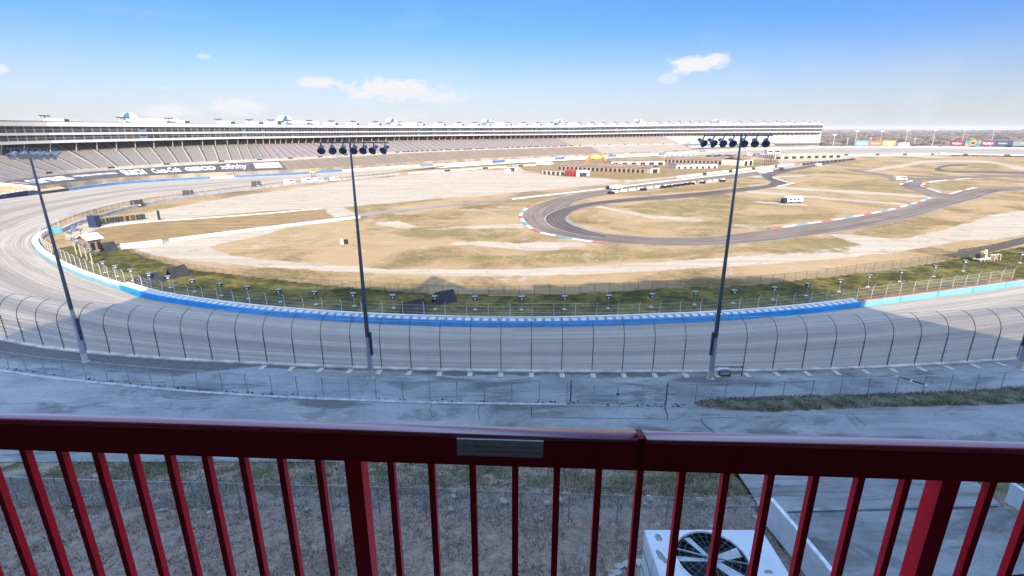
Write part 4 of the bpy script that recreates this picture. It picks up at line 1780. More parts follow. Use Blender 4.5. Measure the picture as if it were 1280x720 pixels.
def build_concourse_details():
    # pale kerb under the fence
    c = catmull([P(x, y, 4.5) for x, y in [(-30, 458), (11, 465), (71, 473.5), (136, 480), (206, 487), (280, 492.5), (357, 497), (440, 500.5), (525, 503.5), (614, 505), (662, 505.5), (708, 506)]], step=1.2)
    n = normals(c)
    mb = MB()
    mb.strip(wall_rows(c, n, [(-.16, 4.48), (-.16, 4.58), (.16, 4.58), (.16, 4.48)]))
    tag(mb.build('kerb', pbr('pale kerb concrete', (.40, .41, .41), .9, var=.25, scale=1.5)), kind='structure')
    # sawn joints and open cracks in the slab
    mb = MB()
    for px, w in (([(664, 508.5), (664.5, 521)], .09), ([(664.5, 521), (720, 522.3), (780, 523), (834, 523.8)], .05), ([(664, 508.5), (720, 508.5), (832, 508)], .05), ([(831, 507.5), (833, 515), (835, 524)], .10),
                  ([(876, 523), (878, 528), (884, 534), (893, 541)], .10), ([(877, 523), (905, 522), (935, 521.2), (952, 521)], .05), ([(1056, 517), (1063, 524), (1072, 533)], .05), ([(1064, 516), (1072, 523), (1083, 533)], .05),
                  ([(190, 494), (230, 499), (262, 498)], .05), ([(540, 505), (538, 514), (541, 522)], .04), ([(600, 506), (598, 515), (600, 525)], .04), ([(385, 500), (383, 508)], .04),
                  ([(30, 461), (75, 470), (113, 468)], .06), ([(100, 475), (150, 477), (206, 478)], .05), ([(165, 474), (190, 478), (222, 475)], .05), ([(520, 497), (560, 495.5), (610, 494)], .05), ([(790, 493), (830, 492.5), (860, 495), (905, 497)], .06), ([(700, 494), (740, 495.5), (775, 493)], .05)):
        cc = catmull([P(x, y, 4.512) for x, y in px], step=.35)
        nn = normals(cc)
        mb.strip([[(p[0] + k[0] * d + .05 * mnoise.noise((p[0] * 2, p[1] * 2, 0)), p[1] + k[1] * d + .05 * mnoise.noise((p[0] * 2, p[1] * 2, 4)), p[2]) for d in (-w / 2 * (1 + .6 * mnoise.noise((p[0] * 3, p[1] * 3, 9))), w / 2)] for p, k in zip(cc, nn)])
    tag(mb.build('pavement_joint', pbr('open joint', (.035, .035, .035), 1)), kind='structure')
    a = P(1139, 476, 4.52)
    o = thing('drain_grate', 'dark two-slot drain grate in the shaded concrete behind the right fence', 'drain grate', a, math.radians(-52))
    mb = MB()
    mb.box((0, 0, 0), (2.6, .75, .05))
    mb.build('frame', M_CONC, o)
    for x in (-.6, .6):
        mb = MB()
        mb.box((x, 0, .03), (1.0, .5, .03))
        mb.build('slot', M_BLACK, o)
    # litter of stones along the fence foot
    mb = MB()
    for k in range(170):
        x = random.uniform(0, 860)
        y = float(np.interp(x, [0, 136, 280, 440, 614, 860], [461, 478, 490.5, 498.5, 503, 506])) + random.uniform(-2.5, 2.5)
        p = P(x, y, 4.53)
        r = random.uniform(.03, .12)
        mb.box(p, (r * 2.2, r * 1.5, r), random.uniform(0, 3), taper=.6)
    tag(mb.build('gravel', pbr('dark debris', (.06, .06, .058), 1)), kind='stuff')


build_concourse_details()

# ------------------------------------------------------------------ things standing in the infield
M_LAMPBOX = pbr('lamp box grey', (.05, .055, .065), .5, .2, var=.2)


def build_light_boxes():
    heads = [(129, 326), (145, 331), (164, 336), (187, 341.5), (211, 345), (241, 350), (275, 355), (311, 359), (350.5, 363), (395, 366), (443, 368), (492, 370.5), (544, 372),
             (594, 372.5), (652, 372.5), (705.5, 372), (760, 371), (814, 369), (868, 366), (916, 364), (966, 360), (1010, 355), (1051, 350), (1087, 344), (1127, 337.5), (1169.5, 331), (1206, 324), (1277, 314)]
    src = None
    for k, (x, y) in enumerate(heads):
        base = P(x + (0 if 300 < x < 1000 else (-2.5 if x > 640 else 2)), y + 14.5, 0.0)
        toward = math.atan2(base.y - 60, base.x) + PI / 2      # faces the track
        if src is None:
            o = src = thing('track_light', '', 'track light')
            mb = MB()
            mb.tube([(0, 0, 0), (0, 0, 1.75)], .055, 8)
            mb.build('post', M_GALV, o)
            mb = MB()
            mb.box((0, 0, .04), (.6, .6, .08), taper=.9)
            mb.build('base_plate', M_CONC, o)
            mb = MB()
            mb.box((0, 0, 1.98), (.78, .42, .56))
            mb.box((0, -.02, 2.30), (.84, .62, .07), mat=1)
            mb.box((0, .26, 1.98), (.62, .12, .42), mat=1)
            h = mb.build('lamp_box', [M_LAMPBOX, M_GALV], o)
            mb = MB()
            mb.box((0, -.222, 1.93), (.34, .03, .22))
            mb.build('label_plate', M_WHITE, h)
        else:
            o = copy_tree(src)
        o.location = base
        o.rotation_euler = (0, 0, math.radians(random.uniform(-14, 14)) + (math.radians(20) if x < 260 else math.radians(-25) if x > 1040 else 0))
        where = 'in the building shadow' if 260 < x < 1025 else 'on sunlit grass'
        tag(o, '%s lamp box from the left behind the inner barrier, %s' % (ORD[k], where), 'track light', 'post-mounted lamp boxes along the inside of the track')


build_light_boxes()


def build_shelters():
    spec = [((176, 361), (207, 352), 'sunlit charcoal gable screen nearest the inner fence on the left'),
            ((217, 349), (239, 342), 'sunlit charcoal gable screen just behind its lower neighbour on the left'),
            ((508, 396), (536, 389), 'dark gable screen in the shaded grass, left of its shaded neighbour'),
            ((547, 382), (572, 377), 'dark gable screen in the shaded grass by the mesh fence')]
    for (x0, y0), (x1, y1), lab in spec:
        a, b = P(x0, y0), P(x1, y1)
        d = b - a
        L = d.length
        o = thing('gable_screen', lab, 'gable screen', a, math.atan2(d.y, d.x), 'charcoal gable screens behind the barrier')
        W_, H_ = 2.3, 2.0
        mb = MB()
        mb.strip([[(0, -.0, 0), (.15, W_ / 2, H_), (.15, W_ / 2 + .06, H_ - .02), (0, .08, 0)], [(L, 0, 0), (L - .1, W_ / 2, H_), (L - .1, W_ / 2 + .06, H_ - .02), (L, .08, 0)]], close=True)
        mb.build('front_panel', M_SHEL, o)
        mb = MB()
        mb.strip([[(0, W_, 0), (.15, W_ / 2 + .07, H_), (.15, W_ / 2 + .01, H_ - .1), (0, W_ - .08, 0)], [(L, W_, 0), (L - .1, W_ / 2 + .07, H_), (L - .1, W_ / 2 + .01, H_ - .1), (L, W_ - .08, 0)]], close=True)
        mb.build('back_panel', M_SHEL, o)
        for x in (.12, L - .14):
            mb = MB()
            mb.tube([(x, .06, 0.02), (x, W_ / 2 + .03, H_ - .06), (x, W_ - .06, 0.02)], .04, 5)
            mb.tube([(x, .4, .65), (x, W_ - .4, .65)], .03, 5)
            mb.build('end_frame', M_DARK, o)


build_shelters()

M_RWIRE = mesh_mat('rusty wire mesh', (.07, .062, .055), .22)
M_RUST = pbr('rust brown post', (.10, .085, .07), .8)
chain_fence('chain_link_fence', 'long brown mesh fence along the back of the inner grass strip', [(157, 313.5), (165, 318), (190, 327.5), (230, 338), (275, 346), (320, 352.5), (370, 357.5), (420, 361.5), (520, 367), (580, 369), (640, 369), (740, 366.5), (820, 362.5),
            (940, 356), (1000, 350.5), (1035, 346), (1090, 338.5), (1160, 329.5), (1192, 323.5)], 0.0, 1.75, M_RUST, M_RWIRE, 2.75)
ws = chain_fence('chain_link_fence', 'mesh fence hung with a dark windscreen near the right edge', [(1195, 322.5), (1230, 317), (1262, 309.5), (1300, 300)], 0.0, 2.0, M_RUST, mesh_mat('windscreen cloth', (.07, .07, .07), .9), 2.75)
mb = MB()
for k in range(8):
    a = P(1233 + k * 2.7, 314.6 - k * .55, 0)
    mb.box((a.x, a.y - .12, 1.15), (.34, .04, .8 if k % 3 else .55), math.radians(40))
mb.build('white_marking', M_LET, ws)


def low_wall(name, label, px, h, w, mats, z=0.0, cat='wall', cap=True):
    o = thing(name, label, cat)
    c = catmull([P(x, y, z) for x, y in px], step=2.5)
    n = normals(c)
    mb = MB()
    mb.strip([[(p[0] + k[0] * d, p[1] + k[1] * d, z + q) for d, q in ((-w / 2, 0), (-w / 2 * .6, h), (w / 2 * .6, h), (w / 2, 0))] for p, k in zip(c, n)], mats=lambda i, j: (1 if len(mats) > 1 and (i // 2) % 7 == 6 else 0))
    mb.build('wall_body', mats, o)
    pts, tan = resample(c, 9)
    mb = MB()
    for p, t in zip(pts, tan):
        mb.box((p[0], p[1], z + h / 2), (.22, w * 1.12, h * 1.02), math.atan2(t[1], t[0]))
    mb.build('joint_cover', M_CONC, o)
    return o


low_wall('low_wall', 'low white barrier wall along the grey infield service road on the left', [(212, 301.8), (320, 288), (400, 278.5), (450, 272.5)], .75, .6, [M_WHITE])
low_wall('low_wall', 'thin white-capped wall between the tan lot and the brown grass', [(128, 284), (160, 279.5), (240, 274), (330, 267.5), (403, 261)], .35, .5, [M_CONC])
low_wall('pit_wall', 'thin grey wall on the far side of the infield service road', [(640, 249.5), (740, 238.2), (800, 230.8), (900, 219), (960, 212)], .5, .5, [M_CONC])
low_wall('pit_wall', 'pale pit wall in front of the green strip below the brown bleachers', [(510, 217.5), (560, 214), (640, 208.5), (690, 205.5)], .9, .9, [M_WHITE, M_BLACK])
low_wall('pit_wall', 'long dark-dotted white wall edging the far bend', [(960, 195.9), (1030, 194.6), (1130, 193.9), (1185, 193.7), (1290, 195.4)], 1.4, 1.2, [M_WHITE, M_BLACK])
low_wall('tyre_wall', 'black tyre wall along the foot of the far right bend', [(1188, 194.9), (1230, 195.4), (1290, 196.6)], 1.2, 2.0, [M_TYRE, M_TYRE], cat='tyre wall')
low_wall('pit_wall', 'dark pit wall stretching beside the distant pit lane', [(1001, 207), (1030, 203.5), (1068, 200)], 1.6, 1.5, [M_BLACK, M_DARK])
low_wall('pit_wall', 'pale pit wall with dark gaps in front of the garages', [(846, 222.5), (880, 218.5), (915, 214.5), (950, 210.6), (992, 206.5)], 1.2, 1.0, [M_WHITE, M_BLACK])
low_wall('outer_wall', 'white-topped outer wall with dark gaps around the far bend', [(1030, 184.4), (1080, 183.8), (1180, 183.8), (1290, 185.4)], 1.5, .8, [pbr('grey wall paint', (.30, .28, .26), .8), M_BLACK], z=4.5)


def build_blocks():
    xs = [(768, 241), (779, 239.6), (790, 238.2), (800, 237.2), (812, 235.6), (822, 234.6), (833, 233.4), (842, 232.4), (850, 231.5), (857, 230.6), (866, 229.6), (876, 228.6), (886, 227.6), (894, 226.8), (903, 226)]
    src = None
    prof = [(-.55, 0), (-.55, .25), (-.3, .5), (-.2, 1.15), (.2, 1.15), (.3, .5), (.55, .25), (.55, 0)]
    for k, (x, y) in enumerate(xs):
        if src is None:
            mb = MB()
            mb.strip([[(sx, q, z) for q, z in prof] for sx in (-2.3, 2.3)], close=True)
            src = o = mb.build('barrier_block', M_WHITE)
        else:
            o = src.copy()
            COL.objects.link(o)
        p = P(x, y, .02)
        q = P(x + 8, y - .95, .02)
        o.location = p
        o.rotation_euler = (0, 0, math.atan2(q.y - p.y, q.x - p.x))
        tag(o, '%s white barrier block from the left in the row beside the asphalt' % ORD[k], 'barrier block', 'white barrier blocks along the infield track')
    ts = [(764, 242.4), (804, 238.2), (829, 235.2), (837, 234.2), (845, 233.1), (852, 232.2), (858.5, 231.3), (865, 230.6), (878, 229.4), (903, 227.2)]
    src = None
    for k, (x, y) in enumerate(ts):
        if src is None:
            mb = MB()
            for i, (a, b) in enumerate(((-.7, 0), (0, 0), (.7, 0), (-.35, .55), (.35, .55))):
                for j in range(3):
                    mb.lathe([(.16, .02), (.33, .0), (.36, .12), (.33, .26), (.16, .24)], 10, o=(a, b, .27 * j))
            src = o = mb.build('tyre_stack', M_TYRE)
        else:
            o = src.copy()
            COL.objects.link(o)
        o.location = P(x, y, .05)
        o.scale = (1.6, 1.6, 1.4)
        tag(o, '%s black tyre stack, counted from the left, among the white barrier blocks' % ORD[k], 'tyre stack', 'black tyre stacks among the barrier blocks')


build_blocks()


def car(name, label, cat, x, y, rz, col, L=4.6, W_=1.9, H_=1.5, z=0.02, van=False, group=None):
    o = thing(name, label, cat, P(x, y, z), rz, group)
    if van:
        side = [(-L / 2, .35), (-L / 2, H_ * .95), (-L / 2 + .15, H_), (L / 2 - 1.2, H_), (L / 2 - .7, H_ * .62), (L / 2 - .05, H_ * .5), (L / 2, .35)]
    else:
        side = [(-L / 2, .35), (-L / 2, .85), (-L * .36, .92), (-L * .26, H_), (L * .08, H_), (L * .22, .95), (L / 2 - .1, .8), (L / 2, .35)]
    mb = MB()
    mb.strip([[(a, -W_ / 2, b) for a, b in side], [(a, W_ / 2, b) for a, b in side]], close=True)
    mb.build('body', col, o)
    mb = MB()
    for s in (-1, 1):
        if van:
            mb.face([(-L * .05, s * (W_ / 2 + .01), H_ * .62), (L / 2 - .95, s * (W_ / 2 + .01), H_ * .62), (L / 2 - 1.25, s * (W_ / 2 + .01), H_ * .92), (-L * .05, s * (W_ / 2 + .01), H_ * .92)])
        else:
            mb.face([(-L * .33, s * (W_ / 2 + .01), .95), (L * .18, s * (W_ / 2 + .01), .95), (L * .07, s * (W_ / 2 + .01), H_ - .1), (-L * .25, s * (W_ / 2 + .01), H_ - .1)])
    mb.build('window', M_GLASS, o)
    R = Matrix.Rotation(PI / 2, 3, 'X')
    for sx in (-.31, .31):
        for s in (-1, 1):
            mb = MB()
            mb.lathe([(.02, -.11), (.34, -.11), (.36, 0), (.34, .11), (.02, .11)], 12, M=R, o=(L * sx, s * (W_ / 2 - .08), .36))
            mb.build('wheel', M_TYRE, o)
    return o


M_CARW = pbr('white car paint', (.74, .74, .73), .3, var=.04, coat=.5)
M_CARG = pbr('grey car paint', (.16, .17, .18), .3, var=.1, coat=.5)
M_CARB = pbr('black car paint', (.02, .022, .025), .25, coat=.5)
M_CARD = pbr('dark blue car paint', (.03, .05, .10), .3, coat=.5)


def trailer(name, label, cat, x, y, rz, L, W_, H_, col, lift=.5, dark=True):
    o = thing(name, label, cat, P(x, y, .02), rz)
    mb = MB()
    mb.strip([[(a, s * W_ / 2, b) for a, b in ((-L / 2, lift), (-L / 2, H_ * .9), (-L / 2 + .25, H_), (L / 2 - .25, H_), (L / 2, H_ * .9), (L / 2, lift))] for s in (-1, 1)], close=True)
    mb.build('body', col, o)
    mb = MB()
    mb.box((0, 0, lift * .7), (L * .8, W_ * .8, lift * .7))
    mb.build('chassis', M_BLACK, o)
    R = Matrix.Rotation(PI / 2, 3, 'X')
    for sx in (-.3, -.22, .3):
        for s in (-1, 1):
            mb = MB()
            mb.lathe([(.02, -.12), (.38, -.12), (.4, 0), (.38, .12), (.02, .12)], 10, M=R, o=(L * sx, s * (W_ / 2 - .1), .4))
            mb.build('wheel', M_TYRE, o)
    if dark:
        mb = MB()
        for k in range(3):
            mb.box((-L * .3 + k * L * .25, -W_ / 2 - .01, H_ * .62), (L * .14, .03, H_ * .28))
        mb.build('window', M_GLASS, o)
    return o


trailer('tanker_truck', 'white truck with a rounded tank standing on brown grass right of the third mast', 'truck', 991, 253.6, math.radians(12), 7.2, 2.4, 2.5, M_CARW)
mb = MB()
tk = [x for x in bpy.data.objects if x.name == 'tanker_truck'][0]
mb.box((-4.2, 0, 1.1), (1.6, 2.2, 1.9), taper=.85)
mb.build('cab', M_CARB, tk)
trailer('box_trailer', 'white flat trailer on the pale lane above the left end of the barrier blocks', 'trailer', 770, 236.6, math.radians(25), 6.5, 2.4, 2.0, M_CARW, dark=False)
car('parked_car', 'black car on the pale lane beside the white flat trailer', 'car', 762, 236, math.radians(25), M_CARB)
car('parked_van', 'white van on the pit lane beyond the mast with dark lamps', 'van', 953, 217, math.radians(30), M_CARW, 6, 2.2, 2.4, van=True)
car('parked_van', 'white van behind another white van on the distant pit lane', 'van', 961, 215, math.radians(30), M_CARW, 6, 2.2, 2.4, van=True)
car('parked_car', 'dark blue car on the dark bend of the road course', 'car', 977, 212.5, math.radians(30), M_CARD, 5, 2, 1.7)
car('parked_van', 'white van left of the long dark pit wall', 'van', 1023, 207.5, math.radians(30), M_CARW, 6, 2.2, 2.2, van=True)
car('parked_van', 'white van on the grass beside the chicane kerb on the right', 'van', 1125, 225.5, math.radians(5), M_CARW, 7, 2.4, 2.4, van=True)
car('parked_van', 'white van at the far white wall near the tyre wall', 'van', 1178, 194, math.radians(5), M_CARW, 9, 2.4, 3, van=True)
for k in range(8):
    car('parked_car', '%s car from the left in the dark line parked before the far seats' % ORD[k], 'car', 886 + k * 4.6, 196 - (k % 2) * .8, math.radians(30), [M_CARB, M_CARG, M_CARD][k % 3], 5.6, 2.4, 1.9, group='dark cars parked below the far seats')
for k, (x, y) in enumerate([(674, 206.5), (679, 205.5), (684, 206.5), (688, 205.8)]):
    car('parked_van', '%s white van from the left in the cluster below the brown bleachers' % ORD[k], 'van', x, y, math.radians(20 + 9 * k), M_CARW, 6, 2.2, 2.3, van=True, group='white vans below the bleachers')
for k, (x, y) in enumerate([(936, 194.5), (946, 195), (957, 196.5), (963, 196), (984, 196.8)]):
    car('parked_van', '%s pale van from the left in the row left of the orange field' % ORD[k], 'van', x, y, math.radians(15), [M_CARW, M_CARG][k % 2], 7, 2.4, 2.8, van=True, group='pale vans by the far garages')


def shed(name, label, cat, x0, y0, x1, y1, depth, h, wall, roofm, doors=0, doormat=None, pitch=.0, z=0.0, door_h=.75, door_w=.55, over=.3):
    """building whose near wall runs between two ground px"""
    a, b = P(x0, y0, z), P(x1, y1, z)
    d = b - a
    L = d.length
    o = thing(name, label, cat, a, math.atan2(d.y, d.x))
    mb = MB()
    mb.box((L / 2, depth / 2, h / 2), (L, depth, h))
    mb.build('wall', wall, o)
    mb = MB()
    if pitch:
        mb.strip([[(x, -over, h), (x, depth / 2, h + pitch), (x, depth + over, h), (x, depth + over, h + .15), (x, depth / 2, h + pitch + .18), (x, -over, h + .15)] for x in (-over, L + over)], close=True)
    else:
        mb.box((L / 2, depth / 2, h + .14), (L + 2 * over, depth + 2 * over, .26))
    mb.build('roof', roofm, o)
    src = None
    for k in range(doors):
        w = L / doors
        if src is None:
            mb = MB()
            mb.box((0, 0, 0), (w * door_w, .16, h * door_h))
            src = q = mb.build('door', doormat or M_BLACK, o)
        else:
            q = src.copy()
            COL.objects.link(q)
            q.parent = o
        q.location = (w * (k + .5), -.05, h * door_h / 2 + .02)
    return o


shed('garage', 'long tan garage row with many dark bays, nearer one', 'garage', 697, 212, 812, 216.5, 26, 2.9, M_TAN, M_ROOFTAN, 21, pitch=1.6)
shed('garage', 'long tan garage row with dark bays, farther one behind the white halls', 'garage', 830, 203, 928, 206, 26, 3.2, M_TAN, M_ROOFTAN, 20, pitch=1.6)
shed('garage_end', 'pale tan end block of the nearer garage row', 'building', 813, 216.8, 824, 216, 18, 3.4, pbr('cream wall', (.56, .47, .35), .8), M_ROOFTAN, 1)
shed('garage_end', 'pale gabled block at the right end of the farther garages', 'building', 929, 207.5, 941, 206, 18, 4.6, pbr('cream wall 2', (.60, .52, .42), .8), M_ROOFTAN, 2, pitch=2)
shed('hall', 'white hall with a flat roof between the two garage rows', 'building', 764, 206.8, 831, 206.2, 14, 3.0, M_WHITE, M_ROOFTAN, 6)
shed('hall', 'white hall with square dark windows left of the pale gabled block', 'building', 845, 210.8, 897, 210, 12, 2.9, M_WHITE, M_ROOFTAN, 7, door_h=.5, door_w=.4)
shed('hall', 'tan hall with grey openings left of the red pavilion', 'building', 678, 217.5, 706, 219.3, 7, 2.7, pbr('cream hall', (.62, .54, .42), .8), M_ROOFTAN, 5, M_GLASS)
shed('red_pavilion', 'small bright red pavilion with dark openings beside a white building', 'pavilion', 708, 220.3, 720, 220.5, 6, 3.6, M_RED, M_REDR, 3)
shed('hall', 'small white building right of the red pavilion', 'building', 720.5, 220.5, 737, 220.2, 7, 3.0, M_WHITE, M_WHITE, 1, M_DARK)
shed('hut', 'small cream hut with a dark window at the edge of the tan lot', 'hut', 634, 214.3, 646, 214.3, 6, 3.2, pbr('cream hut', (.6, .53, .42), .8), M_ROOFTAN, 1, M_GLASS)
shed('hut', 'small white hut at the left of the cream hut', 'hut', 630.5, 217, 638.5, 217, 4, 2.2, M_WHITE, M_WHITE, 0)
shed('hall', 'long low pale hall in front of the far right seats', 'building', 830, 196, 870, 194.5, 10, 2.6, M_WHITE, M_CONC, 6, M_TEAL)
shed('hall', 'long orange-tan field building beyond the pit wall', 'building', 968, 199, 1052, 196.8, 20, 3.2, pbr('orange tan wall', (.55, .40, .26), .8), pbr('orange tan roof', (.52, .38, .25), .9), 9)
shed('roofed_stand', 'white-roofed brown shed on the left of the grass strip', 'shed', 113, 314, 129, 311, 4.0, 2.6, pbr('brown shed wall', (.28, .17, .11), .9), M_WHITE, 2, M_BLACK, pitch=1.2, over=.5)
shed('container', 'dark blue container beside the coloured tyre wall', 'container', 121, 284.5, 127.5, 283, 2.4, 3.2, M_DBLUE, M_DBLUE, 1, M_DARK, over=.03)


def build_inflatable():
    a, b = P(733, 205), P(757, 205)
    L = (b - a).length
    o = thing('inflatable_arch', 'orange and yellow inflatable arch between garages and seats', 'inflatable arch', a)
    mb = MB()
    for x in (3.0, L - 3.0):
        s = -1 if x < L / 2 else 1
        mb.tube([(x + s * 4.5, 0, 0), (x + s * 2.5, 0, 3), (x, 0, 6.0), (x - s * 2, 0, 7.2)], 1.3, 10)
    mb.build('side_tube', M_ORANGE, o, smooth=True)
    mb = MB()
    mb.tube([(4, 0, 6.0), (L * .3, 0, 5.2), (L * .5, 0, 5.0), (L * .7, 0, 5.2), (L - 4, 0, 6.0)], 1.3, 10)
    mb.build('banner_tube', M_YELLOW, o, smooth=True)


build_inflatable()


def post_frame(name, label, cat, x, y, parts, rz=0, z=0.0):
    o = thing(name, label, cat, P(x, y, z), rz)
    for nm, mat, fn in parts:
        mb = MB()
        fn(mb)
        mb.build(nm, mat, o)
    return o


# observation platform, flag stand, small signs
for k, x in enumerate((959, 967.5)):
    post_frame('timing_tower', 'small %s tower on dark legs among the far garages' % ('white timing', 'cream timing')[k], 'tower', x, 206, [
        ('leg', M_DARK, lambda mb: [mb.tube([(a, b, 0), (a, b, 9)], .22, 5) for a in (-1.6, 1.6) for b in (-1.6, 1.6)]),
        ('cabin', (M_WHITE, M_STONE)[k], lambda mb: mb.box((0, 0, 10.6), (5, 5, 3.4))),
        ('window', M_GLASS, lambda mb: mb.box((0, -2.52, 10.9), (3.8, .06, 1.2)))])
post_frame('flag_stand', 'yellow and orange flag stand beside the front straight', 'flag stand', 392, 224, [
    ('leg', M_DARK, lambda mb: [mb.tube([(a, 0, 0), (a, 0, 4)], .12, 5) for a in (-.8, .8)]),
    ('platform', M_YELLOW, lambda mb: mb.box((0, 0, 4.4), (3.0, 1.6, .9))),
    ('banner', M_ORANGE, lambda mb: mb.box((.6, -.85, 5.2), (2.2, .06, 1.0)))])
post_frame('marker_board', 'white and dark wedge-shaped board alone on the dry grass', 'marker board', 430, 305, [
    ('board', M_WHITE, lambda mb: mb.strip([[(-.9, s, 0), (-.75, s, 1.25), (-.1, s, 1.35), (.05, s, 0)] for s in (-.35, .35)], close=True)),
    ('dark_panel', M_BLACK, lambda mb: mb.box((.55, 0, .62), (1.0, .5, 1.15)))])
post_frame('roadside_post', 'dark leaning post at the corner of the tan lot', 'post', 199.5, 275.5, [
    ('board', M_DARK, lambda mb: mb.box((0, 0, 1.6), (.7, .3, 3.2))), ('foot', M_CONC, lambda mb: mb.box((0, 0, .05), (1.2, .8, .1)))])
for k, (x, y, s) in enumerate(((172, 258.5, 1.0), (236, 246, 1.1), (321, 233.6, 1.1))):
    post_frame('generator', ('black generator trailer behind the grey wall, nearest the bend', 'black generator box behind the grey wall, middle one', 'black generator box behind the grey wall, farthest along')[k], 'generator', x, y, [
        ('housing', M_BLACK, lambda mb: mb.box((0, 0, 1.5 * s), (4.4 * s, 2.0, 2.2 * s), taper=.8)),
        ('wheel', M_TYRE, lambda mb: [mb.lathe([(.02, -.1), (.38, -.1), (.38, .1), (.02, .1)], 10, M=Matrix.Rotation(PI / 2, 3, 'X'), o=(a, b, .38)) for a in (-.5, .5) for b in (-.9, .9)]),
        ('pale_panel', M_STONE, lambda mb: mb.box((.8, -1.0, .7), (.9, .1, .5)))], math.radians(30))
for k, (x, y) in enumerate(((640 - 22 * i, 219.5 + 1.2 * i) for i in range(3))):
    pass
for k, (x, y) in enumerate(((362, 230), (384, 228.5), (398, 227.5), (413, 226.5), (418, 226.3))):
    car('parked_van', '%s white van from the left beside the wall of the front straight' % ORD[k], 'van', x, y, math.radians(35), M_CARW if k != 3 else M_CARG, 5.5, 2.2, 2.4, van=True, group='vans along the front straight wall')


def build_tyre_wall_colours():
    o = thing('tyre_wall', 'row of coloured stacked tyres behind the bend on the left', 'tyre wall')
    a, b = P(129, 279.5), P(180, 274)
    cols = [pbr('tyre green', (.04, .075, .035), .8), pbr('tyre red', (.13, .04, .035), .8), M_TYRE, pbr('tyre yellow', (.19, .16, .05), .8), M_DBLUE, pbr('tyre violet', (.05, .035, .07), .8), M_TYRE]
    n = 30
    for k in range(n):
        p = a.lerp(b, k / (n - 1))
        mb = MB()
        for j in range(4):
            mb.lathe([(.2, .02), (.5, .0), (.55, .2), (.5, .4), (.2, .38)], 10, o=(p.x, p.y, .42 * j))
        mb.build('tyre_column', cols[(k * 5 + k // 3) % len(cols)], o)


build_tyre_wall_colours()


def build_lamp_cluster():
    spots = [(92, 301, 3.4), (96, 292.5, 3.2), (96, 311, 3.6), (99, 303, 4.4), (104, 287, 3.0), (105, 300, 4.0), (109, 318, 3.4), (116, 323, 3.0), (102, 314, 3.2)]
    src = None
    for k, (x, y, h) in enumerate(spots):
        o = thing('spotlight_post', '%s wooden spotlight post, left to right, in the cluster by the brown shed' % ORD[k], 'spotlight post', P(x, y + 7), random.uniform(-.5, .5), 'spotlight posts clustered by the brown shed')
        mb = MB()
        mb.tube([(0, 0, 0), (0, 0, h)], .13, 7)
        mb.build('post', pbr('weathered timber', (.42, .36, .28), .9), o)
        mb = MB()
        mb.box((0, 0, h + .2), (.9, .5, .6))
        mb.lathe([(.16, -.2), (.36, .2), (.38, .3), (.3, .32)], 10, M=Matrix.Rotation(PI / 2, 3, 'X'), o=(0, -.3, h + .2))
        mb.build('spotlight', [pbr('spotlight grey', (.22, .24, .27), .5, .3)], o)
    o = thing('timber_stack', 'jumble of dark timber frames beside the brown shed', 'timber stack', P(110, 306))
    for k in range(9):
        mb = MB()
        x, y = random.uniform(-3, 2), random.uniform(-3, 2)
        mb.tube([(x, y, .1), (x + random.uniform(-1.5, 1.5), y + random.uniform(-1, 1), random.uniform(1.2, 2.6))], .14, 5)
        mb.build('beam', pbr('dark timber', (.10, .075, .055), .9), o)
    w = thing('tarpaulin_wall', 'white sheeted barrier at the end of the brown mesh fence', 'barrier')
    c = catmull([P(152, 311), P(170, 309.5), P(203, 305.5)], n=10)
    n = normals(c)
    mb = MB()
    mb.strip([[(p[0] + k[0] * d, p[1] + k[1] * d, z) for d, z in ((-.5, 0), (-.15, 1.2), (.2, 1.3), (.5, 0))] for p, k in zip(c, n)], close=True)
    mb.build('sheet', M_WHITE, w)
    mb = MB()
    for p in c[::3]:
        mb.tube([(p[0], p[1] - .52, 0), (p[0], p[1] - .2, 1.2)], .05, 5)
    mb.build('batten', M_CONC, w)
    d = thing('gable_screen', 'sunlit charcoal gable screen beside the brown shed', 'gable screen', P(133, 316), math.radians(70), 'charcoal gable screens behind the barrier')
    mb = MB()
    mb.strip([[(0, 0, 0), (0, 1.2, 2.2), (0, 1.3, 2.2), (0, .12, 0)], [(3, 0, 0), (3, 1.2, 2.2), (3, 1.3, 2.2), (3, .12, 0)]], close=True)
    mb.build('front_panel', M_SHEL, d)
    mb = MB()
    mb.strip([[(0, 2.4, 0), (0, 1.32, 2.2), (0, 1.22, 2.2), (0, 2.28, 0)], [(3, 2.4, 0), (3, 1.32, 2.2), (3, 1.22, 2.2), (3, 2.28, 0)]], close=True)
    mb.build('back_panel', M_SHEL, d)


build_lamp_cluster()


